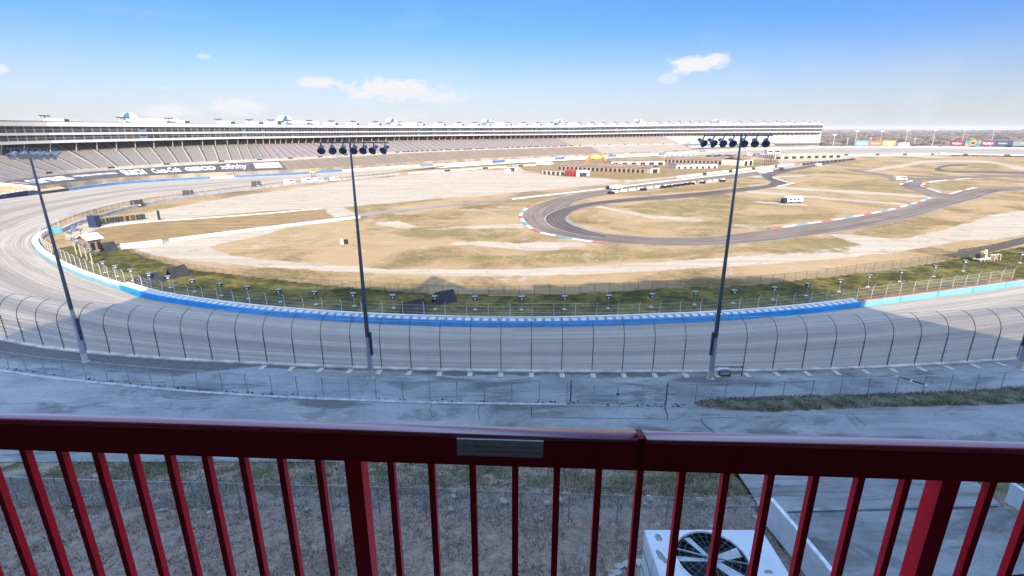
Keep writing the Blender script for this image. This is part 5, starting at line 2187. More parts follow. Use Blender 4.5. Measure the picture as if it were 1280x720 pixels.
def build_pump():
    p = P(1226, 326)
    o = thing('pump_trailer', 'white and yellow pump trailer beside the dark windscreen fence', 'trailer', p, math.radians(25))
    mb = MB()
    mb.box((0, 0, .55), (4.2, 1.5, .18))
    for x in (-1.6, 0, 1.6):
        for y in (-.7, .7):
            mb.tube([(x, y, 0), (x, y, .6)], .07, 5)
    mb.build('frame', M_WHITE, o)
    mb = MB()
    mb.lathe([(.05, -.9), (.55, -.85), (.6, 0), (.55, .85), (.05, .9)], 14, M=Matrix.Rotation(PI / 2, 3, 'Y'), o=(-.9, 0, 1.3))
    mb.build('tank', pbr('dark brown tank', (.09, .05, .04), .6), o)
    mb = MB()
    mb.box((-.4, -.2, 2.05), (.9, .7, .4))
    mb.build('motor_cover', M_YELLOW, o)
    mb = MB()
    mb.box((.7, 0, 1.2), (.9, 1.0, 1.2), taper=.85)
    mb.build('control_box', M_STONE, o)
    mb = MB()
    mb.tube([(1.4, 0, .6), (1.5, 0, 2.3), (.6, 0, 2.4)], .16, 7)
    mb.build('outlet_pipe', M_WHITE, o)
    o = thing('pipe_rack', 'small pale red and white rack of short pipes on the grass', 'pipe rack', P(1241, 325), math.radians(15))
    for k in range(4):
        mb = MB()
        mb.tube([(-1.2 + k * .9, -.5, 0), (-1.2 + k * .9, -.4, 1.2), (-1.0 + k * .9, .5, 1.2), (-1.0 + k * .9, .5, 0)], .11, 6)
        mb.build('pipe_loop', M_WHITE if k % 2 else pbr('faded red pipe', (.55, .28, .22), .7), o)
    mb = MB()
    mb.tube([(-1.4, 0, 1.22), (1.9, 0, 1.22)], .09, 6)
    mb.build('cross_pipe', M_CONC, o)


build_pump()

# ------------------------------------------------------------------ far side: boards, lights, woods
def board(label, x0, x1, y0, y1, Y, cols, mark):
    def at(x, y):
        u, v = (x - 640) / 640.0, (y - 360) / 640.0
        t = Y / (CP - v * SP)
        return Vector((u * t, Y, CZ - t * (SP + v * CP)))
    a, b, c = at(x0, y1), at(x1, y1), at(x0, y0)
    L, H_ = b.x - a.x, c.z - a.z
    o = thing('billboard', label, 'billboard', (a.x, Y, a.z), group='billboards beyond the far bend')
    mb = MB()
    mb.box((L / 2, 0, H_ / 2), (L, .6, H_))
    mb.build('panel', cols[0], o)
    mb = MB()
    n = max(3, int(L / 8))
    for k in range(n + 1):
        x = .4 + (L - .8) * k / n
        mb.tube([(x, .6, -a.z), (x, .6, H_ * .9)], .3, 5)
    mb.build('support_leg', M_DARK, o)
    mark(o, L, H_, cols)
    return o


def ell(mb, cx, cz, rx, rz, y, n=20, rot=0):
    pts = []
    for k in range(n):
        a = 2 * PI * k / n
        x, z = rx * math.cos(a), rz * math.sin(a)
        pts.append((cx + x * math.cos(rot) - z * math.sin(rot), y, cz + x * math.sin(rot) + z * math.cos(rot)))
    mb.face(pts)


def scribble(mat, wide=.7, tall=.35, n=7, c=(.5, .5)):
    """a blurred trade mark: a run of letter-sized strokes"""
    def f(o, L, H_, cols):
        mb = MB()
        w = L * wide / n
        for k in range(n):
            h = H_ * tall * (1.0 if k in (0, n // 2) else .65)
            x = L * c[0] - L * wide / 2 + w * (k + .5)
            mb.box((x, -.34, H_ * c[1] + (h - H_ * tall) * .3), (w * .68, .06, h))
        mb.box((L * c[0], -.34, H_ * (c[1] - tall * .62)), (L * wide * .8, .06, H_ * .06))
        mb.build('printed_mark', mat, o)
    return f


YB = 790
MW = pbr('print white', (.80, .78, .74), .6)
board('cyan billboard with pale lettering, leftmost of the far boards', 1068.5, 1085, 175.6, 182.2, YB, [pbr('board cyan', (0.078, 0.312, 0.336), .6)], scribble(MW))
board('orange-red billboard joined to the right of the cyan one', 1085.2, 1102, 175.6, 182.2, YB, [pbr('board orange', (0.468, 0.12, 0.036), .6)], scribble(pbr('print peach', (.82, .48, .36), .6), .75, .28))


def oval_mark(o, L, H_, cols):
    mb = MB()
    ell(mb, L * .5, H_ * .5, L * .32, H_ * .36, -.33)
    mb.build('printed_mark', MW, o)


board('amber billboard with a pale oval emblem', 1102.2, 1119, 175.6, 182.2, YB, [pbr('board amber', (0.468, 0.288, 0.072), .6)], oval_mark)
board('maroon billboard with pale lettering near the right edge', 1187, 1204, 175.8, 182, YB, [pbr('board maroon', (0.162, 0.018, 0.06), .6)], scribble(pbr('print rose', (.72, .46, .52), .6)))


def teal_mark(o, L, H_, cols):
    mb = MB()
    mb.face([(0, -.32, 0), (L * .3, -.32, 0), (0, -.32, H_ * .7)])
    mb.face([(L, -.32, H_), (L * .8, -.32, H_), (L, -.32, H_ * .3)])
    ell(mb, L * .5, H_ * .6, L * .22, H_ * .55, -.33, rot=.3)
    mb.build('printed_mark', pbr('print amber', (0.45, 0.252, 0.048), .6), o)
    mb = MB()
    ell(mb, L * .5, H_ * .52, L * .13, H_ * .25, -.36)
    mb.build('printed_centre', pbr('print dark', (.05, .03, .03), .6), o)


board('teal billboard with an amber emblem rising above its top', 1205.5, 1225, 175.6, 182.3, YB, [pbr('board teal', (0.036, 0.204, 0.252), .6)], teal_mark)
board('plum billboard with looping white script', 1225.5, 1243, 175.8, 182, YB, [pbr('board plum', (.16, .035, .07), .6)], scribble(MW, .75, .3, 6))
board('navy billboard with pale lettering and a round emblem', 1243.3, 1265, 175.8, 182, YB, [pbr('board navy', (.02, .045, .10), .6)], scribble(pbr('print blue grey', (.36, .45, .55), .6), .55, .25, 8, (.42, .5)))
board('grey-green billboard at the right edge of the view', 1265.3, 1292, 176.5, 182.4, YB, [pbr('board grey green', (.16, .22, .20), .6)], scribble(pbr('print grey', (.30, .35, .33), .6), .4, .12, 5))


def far_masts():
    pos = [(1043.6, 168.5, 180), (1071.5, 163.8, 180), (1103, 163.8, 178), (1135, 163.3, 178), (1169.5, 162.6, 181), (1206, 161.8, 181), (1243.5, 161.3, 181), (1060, 173, 179), (1089, 173, 179), (1144, 173, 179)]
    for k, (x, y0, y1) in enumerate(pos):
        Y = 812.0 if k < 7 else 850
        u, v = (x - 640) / 640.0, (y0 - 360) / 640.0
        t = Y / (CP - v * SP)
        top = Vector((u * t, Y, CZ - t * (SP + v * CP)))
        o = thing('far_lamp_mast', '%s thin lamp mast from the left beyond the far bend' % ORD[k] if k < 7 else '%s of the three short masts behind the left far billboards' % ORD[k - 7], 'lamp mast', (top.x, Y, 0), group='lamp masts beyond the far bend')
        mb = MB()
        mb.tube([(0, 0, 2), (0, 0, top.z)], .6, 6, r2=.35)
        mb.build('mast', pbr('pale far mast', (.46, .43, .41), .7), o)
        mb = MB()
        mb.box((0, 0, top.z), (5.5 if k < 7 else 2, .8, 1.2))
        mb.build('lamp_bar', M_WHITE, o)
    tp = trailer('transporter', 'white transporter parked between the two groups of far billboards', 'truck', 1129, 185.6, .05, 16, 3, 4.5, M_CARW)
    tp.location = P(1129, 182.4, 4.4)
    # raised ground behind the far wall
    c = catmull(fo[9:] + [Vector((760, 560, 4.5))], step=8)
    n = normals(c)
    mb = MB()
    mb.strip([[(p[0] + k[0] * d, p[1] + k[1] * d, z) for d, z in ((.6, p[2] - .3), (30, 4.35), (90, 4.35), (150, 2.5), (230, .05))] for p, k in zip(c, n)])
    tag(mb.build('embankment', pbr('far dry verge', (.26, .19, .115), 1, var=.3, scale=.05)), kind='structure')


far_masts()


def build_woods():
    n = 5200
    R = 900 * (5200 / 900.0) ** RNG.uniform(0, 1, n) ** .8
    A = RNG.uniform(math.radians(25), math.radians(75), n)
    X, Y = np.sin(A) * R, np.cos(A) * R
    gx, gy = X * .93 - Y * .37, X * .37 + Y * .93
    keep = (np.sin(gx / 230) + np.sin(gy / 170 + 1) + RNG.uniform(-.9, .9, n)) > -.25
    keep &= Y > 830
    X, Y, R = X[keep], Y[keep], R[keep]
    mb_v, mb_f, mi = [], [], []
    hill = np.clip((R - 1800) / 4000, 0, 1)
    Z = hill * (10 + 9 * np.sin(X / 1100 + 1) * np.cos(Y / 900) + 5 * np.sin(X / 430 + Y / 700))
    for x, y, z, r in zip(X, Y, Z, R):
        w = random.uniform(6, 13) * (1 + r / 3500)
        h = random.uniform(5, 10)
        b = len(mb_v)
        k = 6
        for ring, (rr, zz) in enumerate(((.55, .05), (1.0, .45), (.6, .85), (.1, 1.0))):
            for j in range(k):
                a = 2 * PI * j / k + ring
                q = rr * w * random.uniform(.7, 1.25)
                mb_v.append((x + q * math.cos(a), y + q * math.sin(a), z + zz * h * random.uniform(.85, 1.1)))
        for ring in range(3):
            for j in range(k):
                c, d = b + ring * k + j, b + ring * k + (j + 1) % k
                mb_f.append((c, d, d + k, c + k))
        mi += [random.randrange(3)] * (3 * k)
    mb = MB()
    mb.v, mb.f, mb.m = mb_v, mb_f, mi
    tag(mb.build('woods', [pbr('bare winter wood', (.13, .088, .062), 1, var=.4, scale=.05), pbr('grey brush', (.165, .12, .085), 1, var=.4, scale=.05), pbr('dark cedar', (.075, .066, .042), 1, var=.4, scale=.05)]), kind='stuff')


build_woods()

# ------------------------------------------------------------------ near ground below the balcony
def near_z(x, y):
    """height of the bank under the building"""
    w = np.clip((33.0 - np.asarray(y)) / 10.0, 0, 1)
    w = w * w * (3 - 2 * w)
    return 4.45 + 3.55 * w


def PN(x, y):
    """point of the bank seen at a px"""
    z = 7.0
    for _ in range(25):
        p = P(x, y, z)
        z = .5 * z + .5 * (float(near_z(p.x, p.y)) + .07)
    return P(x, y, z)


DRV_L = [PN(*q) for q in ((918, 584), (926, 597), (936, 612), (948, 632), (962, 652), (980, 676), (1000, 702), (1030, 745))]
DRV_R = [PN(*q) for q in ((1205, 588), (1215, 597), (1225, 606), (1240, 620), (1255, 634), (1277, 652), (1300, 672), (1345, 710))]


def build_near():
    m = bpy.data.materials.new('dead grass bank')
    m.use_nodes = True
    t = NT(m.node_tree)
    b = t.n['Principled BSDF']
    b.inputs['Roughness'].default_value = 1
    b.inputs['Specular IOR Level'].default_value = .05
    g = t.node('ShaderNodeNewGeometry')
    pos = g.outputs['Position']
    n1 = t.noise(pos, .35, 6, .65, .4)
    n2 = t.noise(pos, 2.6, 6, .7, .6)
    n3 = t.noise(pos, 9, 4, .7)
    sy = t.n.new('ShaderNodeSeparateXYZ')
    t.l.new(pos, sy.inputs[0])
    c = t.mix(t.ramp(n2, .35, .68), (.33, .245, .188), (.50, .39, .308))
    far = t.ramp(sy.outputs[1], 24.0, 27.5)
    gm = t.math('MULTIPLY', t.ramp(t.math('ADD', n1, t.math('MULTIPLY', n2, .5)), .68, .86), far)
    c = t.mix(gm, c, (.115, .125, .05))
    east = t.math('MULTIPLY', t.ramp(sy.outputs[0], 5.0, 12.0), far)
    c = t.mix(t.math('MULTIPLY', east, t.ramp(n2, .3, .6)), c, (.12, .135, .045))
    c = t.mix(t.math('MULTIPLY', t.ramp(n2, .45, .3), .55), c, (.075, .06, .05))
    c = t.mix(t.math('MULTIPLY', t.ramp(n3, .55, .8), .3), c, (.40, .34, .28))
    t.l.new(c, b.inputs['Base Color'])
    bp = t.node('ShaderNodeBump')
    bp.inputs['Strength'].default_value = 1
    bp.inputs['Distance'].default_value = .25
    t.l.new(t.math('ADD', n2, t.math('MULTIPLY', n3, .4)), bp.inputs['Height'])
    t.l.new(bp.outputs[0], b.inputs['Normal'])
    xs = np.arange(-52, 62, .35)
    ys = np.concatenate([np.arange(-3, 12, 1.5), np.arange(12, 34.6, .3)])
    X, Y = np.meshgrid(xs, ys)
    Z = near_z(X, Y)
    for i in range(X.shape[0]):
        if ys[i] < 11:
            continue
        for j in range(X.shape[1]):
            x, y = X[i, j], Y[i, j]
            if -30 < x < 36:
                k = min(1, max(0, (33.6 - y) / 1.5))
                Z[i, j] += k * (.16 * mnoise.noise((x * .35, y * .5, 1)) + .14 * mnoise.noise((x * 1.3, y * 1.5, 2)) + .05 * mnoise.noise((x * 3.1, y * 3.1, 5)))
    # eroded hollow near the foot of the slope
    h = P(418, 702, 8.0)
    r = np.hypot((X - h.x) * .9, (Y - h.y) * 1.3)
    Z -= .8 * np.exp(-(r / .75) ** 2)
    h = P(368, 700, 8.0)
    r = np.hypot((X - h.x) * 2.2, (Y - h.y) * 1.0)
    Z -= .45 * np.exp(-(r / .8) ** 2)
    # keep the drive clear
    pg = np.array([(p.x, p.y) for p in DRV_L] + [(p.x, p.y) for p in DRV_R[::-1]])
    dr = inside(pg, X, Y)
    Z[dr] -= .6
    v = np.stack([X, Y, Z], -1).reshape(-1, 3)
    n, q = X.shape
    i = np.arange(n * q).reshape(n, q)
    f = np.stack([i[:-1, :-1], i[:-1, 1:], i[1:, 1:], i[1:, :-1]], -1).reshape(-1, 4)
    me = bpy.data.meshes.new('grass_bank')
    me.from_pydata(v.tolist(), [], f.tolist())
    me.materials.append(m)
    me.polygons.foreach_set('use_smooth', [True] * len(me.polygons))
    o = bpy.data.objects.new('ground', me)
    COL.objects.link(o)
    tag(o, kind='structure')
    a1 = pbr('straw stalks', (.37, .30, .24), .95)
    a2 = pbr('brown stalks', (.27, .21, .17), .95)
    a3 = pbr('green stalks', (.11, .135, .045), .95)
    tag(tufts('dry_grass', (-30, 16, 13.5, 24.5), 42000, lambda x, y: near_z(x, y) - .03, .05, .2, [a1, a2, a2], width=.03), kind='stuff')
    tag(tufts('dry_grass', (-34, 17, 24, 33.2, lambda x, y: ~inside(np.array([(p.x - .3, p.y) for p in DRV_L] + [(p.x + .3, p.y) for p in DRV_R[::-1]]), x, y)), 36000, lambda x, y: near_z(x, y) - .03, .06, .3, [a1, a2, a3, a2], width=.035), kind='stuff')

    # drive
    L = catmull(DRV_L, n=8)
    Rr = catmull(DRV_R, n=8)
    mb = MB()
    rows = []
    for p, q in zip(L, Rr):
        rows.append([tuple(p + (q - p) * k / 6) for k in range(7)])
    p0, q0 = L[0], Rr[0]
    e = [(p0[0] - .6, p0[1] + 2.2, 4.51), (q0[0] + .8, q0[1] + 2.2, 4.51)]
    rows.insert(0, [tuple(np.array(e[0]) + (np.array(e[1]) - np.array(e[0])) * k / 6) for k in range(7)])
    mb.strip(rows)
    o = mb.build('driveway', MATS['concourse'])
    tag(o, kind='structure')
    # expansion joint and crack lines
    mb = MB()
    a, b_ = PN(985, 641), PN(1248, 634)
    mb.strip([[(a.x, a.y, a.z + .03), (a.x, a.y + .07, a.z + .03)], [(b_.x, b_.y, b_.z + .03), (b_.x, b_.y + .07, b_.z + .03)]])
    mb.build('joint', M_BLACK, o)


build_near()

M_NWIRE = mesh_mat('pale wire mesh', (.40, .45, .49), .30)


def near_fence():
    def zf(x, y):
        return 8.0
    pts = [(-30, 626), (77, 631), (194, 635), (254, 636), (375, 640), (435, 641), (500, 643), (562, 645), (625, 648), (700, 651), (758, 653), (823, 655.5), (892, 658), (950, 659)]
    chain_fence('chain_link_fence', 'low galvanised chain-link fence crossing the brown bank below the balcony', pts, 8.0, 1.78, M_GALV, M_NWIRE, 2.62)
    o = thing('handrail', 'short pale rail beside the white panel wall at the end of the near fence', 'handrail')
    a, b = P(893, 633, 8.6), P(948, 632, 8.6)
    mb = MB()
    mb.tube([a, b], .03, 6)
    mb.build('rail', M_GALV, o)
    mb = MB()
    for w in (.03, .97):
        p = a.lerp(b, w)
        mb.tube([p, (p.x, p.y, 7.6)], .03, 6)
    mb.build('leg', M_GALV, o)


near_fence()


def panel_wall(name, label, segs, h, th=.14):
    o = thing(name, label, 'panel wall')
    for a, b in segs:
        d = b - a
        L = Vector((d.x, d.y, 0)).length
        rz = math.atan2(d.y, d.x)
        n = Vector((-d.y, d.x, 0)).normalized() * th / 2
        mb = MB()
        mb.strip([[tuple(p - n), tuple(p - n + Vector((0, 0, h))), tuple(p + n + Vector((0, 0, h))), tuple(p + n)] for p in (a, b)], close=True)
        q = mb.build('panel', pbr('white wall panel', (.60, .62, .63), .55, var=.06, scale=1.5), o)
        mb = MB()
        n2 = n * 1.5
        mb.strip([[tuple(p - n2 + Vector((0, 0, h + .002))), tuple(p - n2 + Vector((0, 0, h + .09))), tuple(p + n2 + Vector((0, 0, h + .09))), tuple(p + n2 + Vector((0, 0, h + .002)))] for p in (a, b)], close=True)
        mb.build('coping', pbr('white coping', (.70, .71, .72), .45), o)
    return o


a, b, c, d = PN(958, 655), PN(993, 699), PN(1003, 708), PN(1060, 786)
m1 = a.lerp(b, .985)
panel_wall('panel_wall', 'white panel wall along the left edge of the concrete drive', [(a, m1), (b, d)], 1.6)
a, b = PN(1257, 627), PN(1345, 688)
e = panel_wall('panel_wall', 'white panel wall at the right edge of the concrete drive', [(a, b)], 1.25)
mb = MB()
for w in (.02, .5, .98):
    p = a.lerp(b, w)
    mb.tube([(p.x, p.y, p.z + 1.3), (p.x, p.y, p.z + 2.3)], .03, 6)
mb.tube([(a.x, a.y, a.z + 2.3), (b.x, b.y, b.z + 2.3)], .03, 6)
mb.build('top_rail', M_GALV, e)


def build_cooler():
    zt = 11.0
    o = thing('cooling_unit', 'large white cooling unit with a big five-bladed fan, dark stains on its top', 'cooling unit', (0, 0, 8.0))
    x0, x1, y1, y0 = 6.05, 11.4, 19.05, 12.6
    cx, cy, R = 8.55, 17.45, 1.52
    h = zt - 8.0
    M_SH = pbr('stained white sheet metal', (.66, .68, .69), .5, var=.06, scale=1.2)
    # casing sides
    mb = MB()
    for (a, b) in (((x0, y0), (x0, y1)), ((x0, y1), (x1, y1)), ((x1, y1), (x1, y0)), ((x1, y0), (x0, y0))):
        mb.face([(a[0], a[1], 0.05), (b[0], b[1], 0.05), (b[0], b[1], h), (a[0], a[1], h)])
    # top with a round opening
    N = 48
    ring = [(cx + R * math.cos(2 * PI * k / N), cy + R * math.sin(2 * PI * k / N), h) for k in range(N)]
    edge = []
    for k in range(N):
        a = 2 * PI * k / N
        dx, dy = math.cos(a), math.sin(a)
        ts = []
        if dx > 1e-6:
            ts.append((x1 - cx) / dx)
        if dx < -1e-6:
            ts.append((x0 - cx) / dx)
        if dy > 1e-6:
            ts.append((y1 - cy) / dy)
        if dy < -1e-6:
            ts.append((cy - 2.4 - cy) / dy)
        q = min(x for x in ts)
        edge.append((cx + dx * q, cy + dy * q, h))
    for k in range(N):
        j = (k + 1) % N
        mb.face([ring[k], edge[k], edge[j], ring[j]])
    for qx, qy in ((x0, y1), (x1, y1), (x0, cy - 2.4), (x1, cy - 2.4)):
        near = sorted(range(N), key=lambda k: (edge[k][0] - qx) ** 2 + (edge[k][1] - qy) ** 2)[:2]
        mb.face([edge[near[0]], (qx, qy, h), edge[near[1]]])
    mb.face([(x0, y0, h), (x1, y0, h), (x1, cy - 2.4, h), (x0, cy - 2.4, h)])
    mb.build('casing', M_SH, o)
    mb = MB()
    for k in range(4):
        y = y0 + (y1 - y0) * (k + .5) / 4
        mb.box((x0 - .012, y, h * .5), (.02, 1.45, h * .92))
    for z in (.35, .66):
        mb.box((x0 - .028, (y0 + y1) / 2, h * z), (.012, y1 - y0, .05), mat=1)
    mb.box(((x0 + x1) / 2, y1 + .006, h * .97), (x1 - x0, .01, .05), mat=1)
    mb.build('side_panel', [M_SH, M_BLACK], o)
    mb = MB()
    mb.lathe([(R - .04, -.05), (R - .03, .01), (R, .035), (R + .05, .04), (R + .07, .03), (R + .07, .004)], 64, o=(cx, cy, h))
    mb.build('fan_ring', pbr('pale fan ring', (.72, .75, .77), .4), o, smooth=True)
    mb = MB()
    mb.face([(cx + (R - .04) * math.cos(2 * PI * k / 48), cy + (R - .04) * math.sin(2 * PI * k / 48), h - .75) for k in range(48)])
    mb.lathe([(R - .035, -.75), (R - .035, -.04)], 48, o=(cx, cy, h))
    mb.build('dark_well', M_BLACK, o)
    fan = MB()
    fan.lathe([(.02, .16), (.16, .15), (.2, .05), (.2, -.2), (.02, -.2)], 16, o=(cx, cy, h - .12))
    fo_ = fan.build('fan_hub', pbr('fan hub grey', (.45, .47, .49), .4), o)
    for k, a in enumerate((18, 118, 176, 246, 312)):
        a = math.radians(a)
        d, n = Vector((math.cos(a), math.sin(a), 0)), Vector((-math.sin(a), math.cos(a), 0))
        mb = MB()
        c0 = Vector((cx, cy, h - .12))
        s0, s1 = .18, R - .09
        w0, w1 = .12, .20
        mb.strip([[tuple(c0 + d * s0 + n * w0 + Vector((0, 0, .05))), tuple(c0 + d * s0 - n * w0 - Vector((0, 0, .05)))],
                  [tuple(c0 + d * s1 + n * w1 + Vector((0, 0, .06))), tuple(c0 + d * s1 - n * w1 - Vector((0, 0, .06)))]])
        mb.strip([[tuple(c0 + d * s0 + n * w0 + Vector((0, 0, .03))), tuple(c0 + d * s0 - n * w0 - Vector((0, 0, .07)))],
                  [tuple(c0 + d * s1 + n * w1 + Vector((0, 0, .04))), tuple(c0 + d * s1 - n * w1 - Vector((0, 0, .08)))]])
        mb.build('fan_blade', pbr('fan blade grey', (.55, .58, .60), .4, .2), o)
    mb = MB()
    for k in range(26):
        a = 2 * PI * k / 26
        mb.tube([(cx + .12 * math.cos(a), cy + .12 * math.sin(a), h + .13), (cx + R * math.cos(a), cy + R * math.sin(a), h + .07)], .005, 4, cap=False)
    for r in (.45, .8, 1.12, 1.36):
        mb.tube([(cx + r * math.cos(2 * PI * k / 40), cy + r * math.sin(2 * PI * k / 40), h + .13 - .06 * r / R) for k in range(41)], .005, 4, cap=False)
    mb.build('wire_guard', M_GALV, o)
    mb = MB()
    for a in (math.radians(160), math.radians(-14)):
        mb.tube([(cx, cy, h + .02), (cx + (R) * math.cos(a), cy + R * math.sin(a), h + .02)], .035, 5)
    mb.build('support_bar', M_GALV, o)
    # weather stains on the top
    for px, py, rx, ry, rot in ((823, 672, .16, .22, 0), (827, 696, .14, .42, .35), (961, 715, .2, .1, 0)):
        p = P(px, py, zt)
        mb = MB()
        pts = []
        for k in range(18):
            q = 2 * PI * k / 18
            x, y = rx * math.cos(q) * random.uniform(.8, 1.15), ry * math.sin(q) * random.uniform(.85, 1.1)
            pts.append((p.x + x * math.cos(rot) - y * math.sin(rot), p.y + x * math.sin(rot) + y * math.cos(rot), h + .004))
        mb.face(pts)
        mb.build('stain', pbr('grey stain', (.26, .27, .275), .8, var=.3, scale=8), o)


build_cooler()

# loose stones, edging stones and debris
STONES = [(195, 627, .12), (567, 614, .16), (566, 621, .16), (629, 627, .22), (684, 629, .18), (699, 626, .2), (812, 624, .22), (806, 630, .14), (874, 625, .18),
          (90, 639, .10), (262, 641, .14), (202, 638, .1), (383, 637, .14), (563, 637, .16), (944, 647, .16), (822, 656, .14), (888, 658, .14), (676, 649, .12), (440, 640, .12), (297, 641, .08)]
for k, (x, y, r) in enumerate(STONES):
    p = P(x, y, 8.0)
    bm = bmesh.new()
    bmesh.ops.create_icosphere(bm, subdivisions=2, radius=r)
    for v in bm.verts:
        v.co *= 1 + .35 * mnoise.noise(v.co * (2.2 / r) * .4 + Vector((k, 0, 0)))
        v.co.z *= .6
    me = bpy.data.meshes.new('stone')
    bm.to_mesh(me)
    bm.free()
    me.materials.append(M_STONE)
    o = bpy.data.objects.new('stone', me)
    o.location = (p.x, p.y, 8.0 + r * .25)
    COL.objects.link(o)
    tag(o, 'pale stone lying on the brown bank along the near chain-link fence', 'stone', 'pale stones along the near chain-link fence')
for k, (x, y) in enumerate([(771, 717), (774, 709), (783, 706), (798, 704), (766, 724)]):
    p = P(x, y, 8.05)
    mb = MB()
    n = 9
    prof = [(.26 * random.uniform(.85, 1.15) * math.cos(2 * PI * j / n), .19 * random.uniform(.85, 1.15) * math.sin(2 * PI * j / n)) for j in range(n)]
    mb.strip([[(a * s, b * s, z) for a, b in prof] + [(prof[0][0] * s, prof[0][1] * s, z)] for s, z in ((1, -.1), (1, .07), (.9, .1))])
    mb.face([(a * .9, b * .9, .1) for a, b in prof])
    o = mb.build('edging_stone', M_STONE)
    o.location = p
    o.rotation_euler = (0, 0, .5 * k)
    tag(o, '%s flat edging stone, from the right, in the ring left of the cooling unit' % ORD[[3, 2, 1, 0, 4][k]], 'edging stone', 'flat edging stones beside the cooling unit')


# ------------------------------------------------------------------ the building and its balcony
def build_home():
    o = thing('apartment_block', 'tall apartment block whose balcony looks out over the track', 'building', (0, 0, 0))
    M_WALL = pbr('tan stucco', (.20, .17, .145), .9, var=.08, scale=.3)
    F = -1.9

    def shadow_top(px, py):
        p = P(px, py, 0)
        k = p.y - F
        return p.x + math.tan(SUN_AZ) * k, k / math.cos(SUN_AZ) * math.tan(SUN_EL)
    prof = [shadow_top(*q) for q in ((206, 358), (300, 359), (318, 358), (330, 360), (400, 361), (452, 361), (455, 358.5), (470, 358.5), (474, 361), (518, 361), (541, 344), (586, 360.5), (640, 361), (664, 361.5), (668, 356), (690, 356), (694, 358.5), (728, 357),
                                     (734, 353), (768, 353), (772, 355), (800, 353), (804, 349.5), (822, 350), (826, 351.5), (862, 350), (868, 346.5), (888, 346.5), (894, 349), (932, 347.5), (938, 345.5), (974, 347.5))]
    xl, xr = prof[0][0], prof[-1][0]
    zlo = 3.5
    mb = MB()
    pts = [(xl + 1.5, zlo), (xl + 1.5, 30), (xl, prof[0][1])] + prof[1:] + [(xr, 30), (xr, zlo)]
    # lower and upper halves are separate faces round the balcony opening
    mb.strip([[(x, F - 26, z) for x, z in pts], [(x, F, z) for x, z in pts]], close=True)
    mb.build('wall', M_WALL, o)
    for nm, z0, z1 in (('balcony_floor', 26.45, 26.72), ('balcony_ceiling', 29.75, 30.0)):
        mb = MB()
        mb.box((0, -.25, (z0 + z1) / 2), (9.0, 3.28, z1 - z0))
        mb.build(nm, pbr('balcony concrete', (.16, .15, .14), .9), o)
    for x in (-4.35, 4.35):
        mb = MB()
        mb.box((x, -.35, 28.235), (.25, 2.9, 3.02))
        mb.build('side_wall', M_WALL, o)
    mb = MB()
    mb.box((.8, F + .02, 28.0), (2.4, .06, 2.45))
    mb.build('balcony_door', M_GLASS, o)
    return o


build_home()


def railing_paint(name, c1, c2, rough, spec, coat, ior):
    m = bpy.data.materials.new(name)
    m.use_nodes = True
    t = NT(m.node_tree)
    b = t.n['Principled BSDF']
    tc = t.node('ShaderNodeTexCoord')
    n = t.noise(tc.outputs['Object'], 9, 6, .7)
    n2 = t.noise(tc.outputs['Object'], 60, 4, .7)
    c = t.mix(t.ramp(n, .3, .7), c1, c2)
    c = t.mix(t.math('MULTIPLY', t.ramp(n2, .68, .74), .5), c, (.5, .3, .28))
    t.l.new(c, b.inputs['Base Color'])
    b.inputs['Roughness'].default_value = rough
    b.inputs['Specular IOR Level'].default_value = spec
    b.inputs['Coat Weight'].default_value = coat
    b.inputs['Coat Roughness'].default_value = .16
    b.inputs['Coat IOR'].default_value = ior
    bp = t.node('ShaderNodeBump')
    bp.inputs['Strength'].default_value = .06
    t.l.new(n2, bp.inputs['Height'])
    t.l.new(bp.outputs[0], b.inputs['Normal'])
    return m


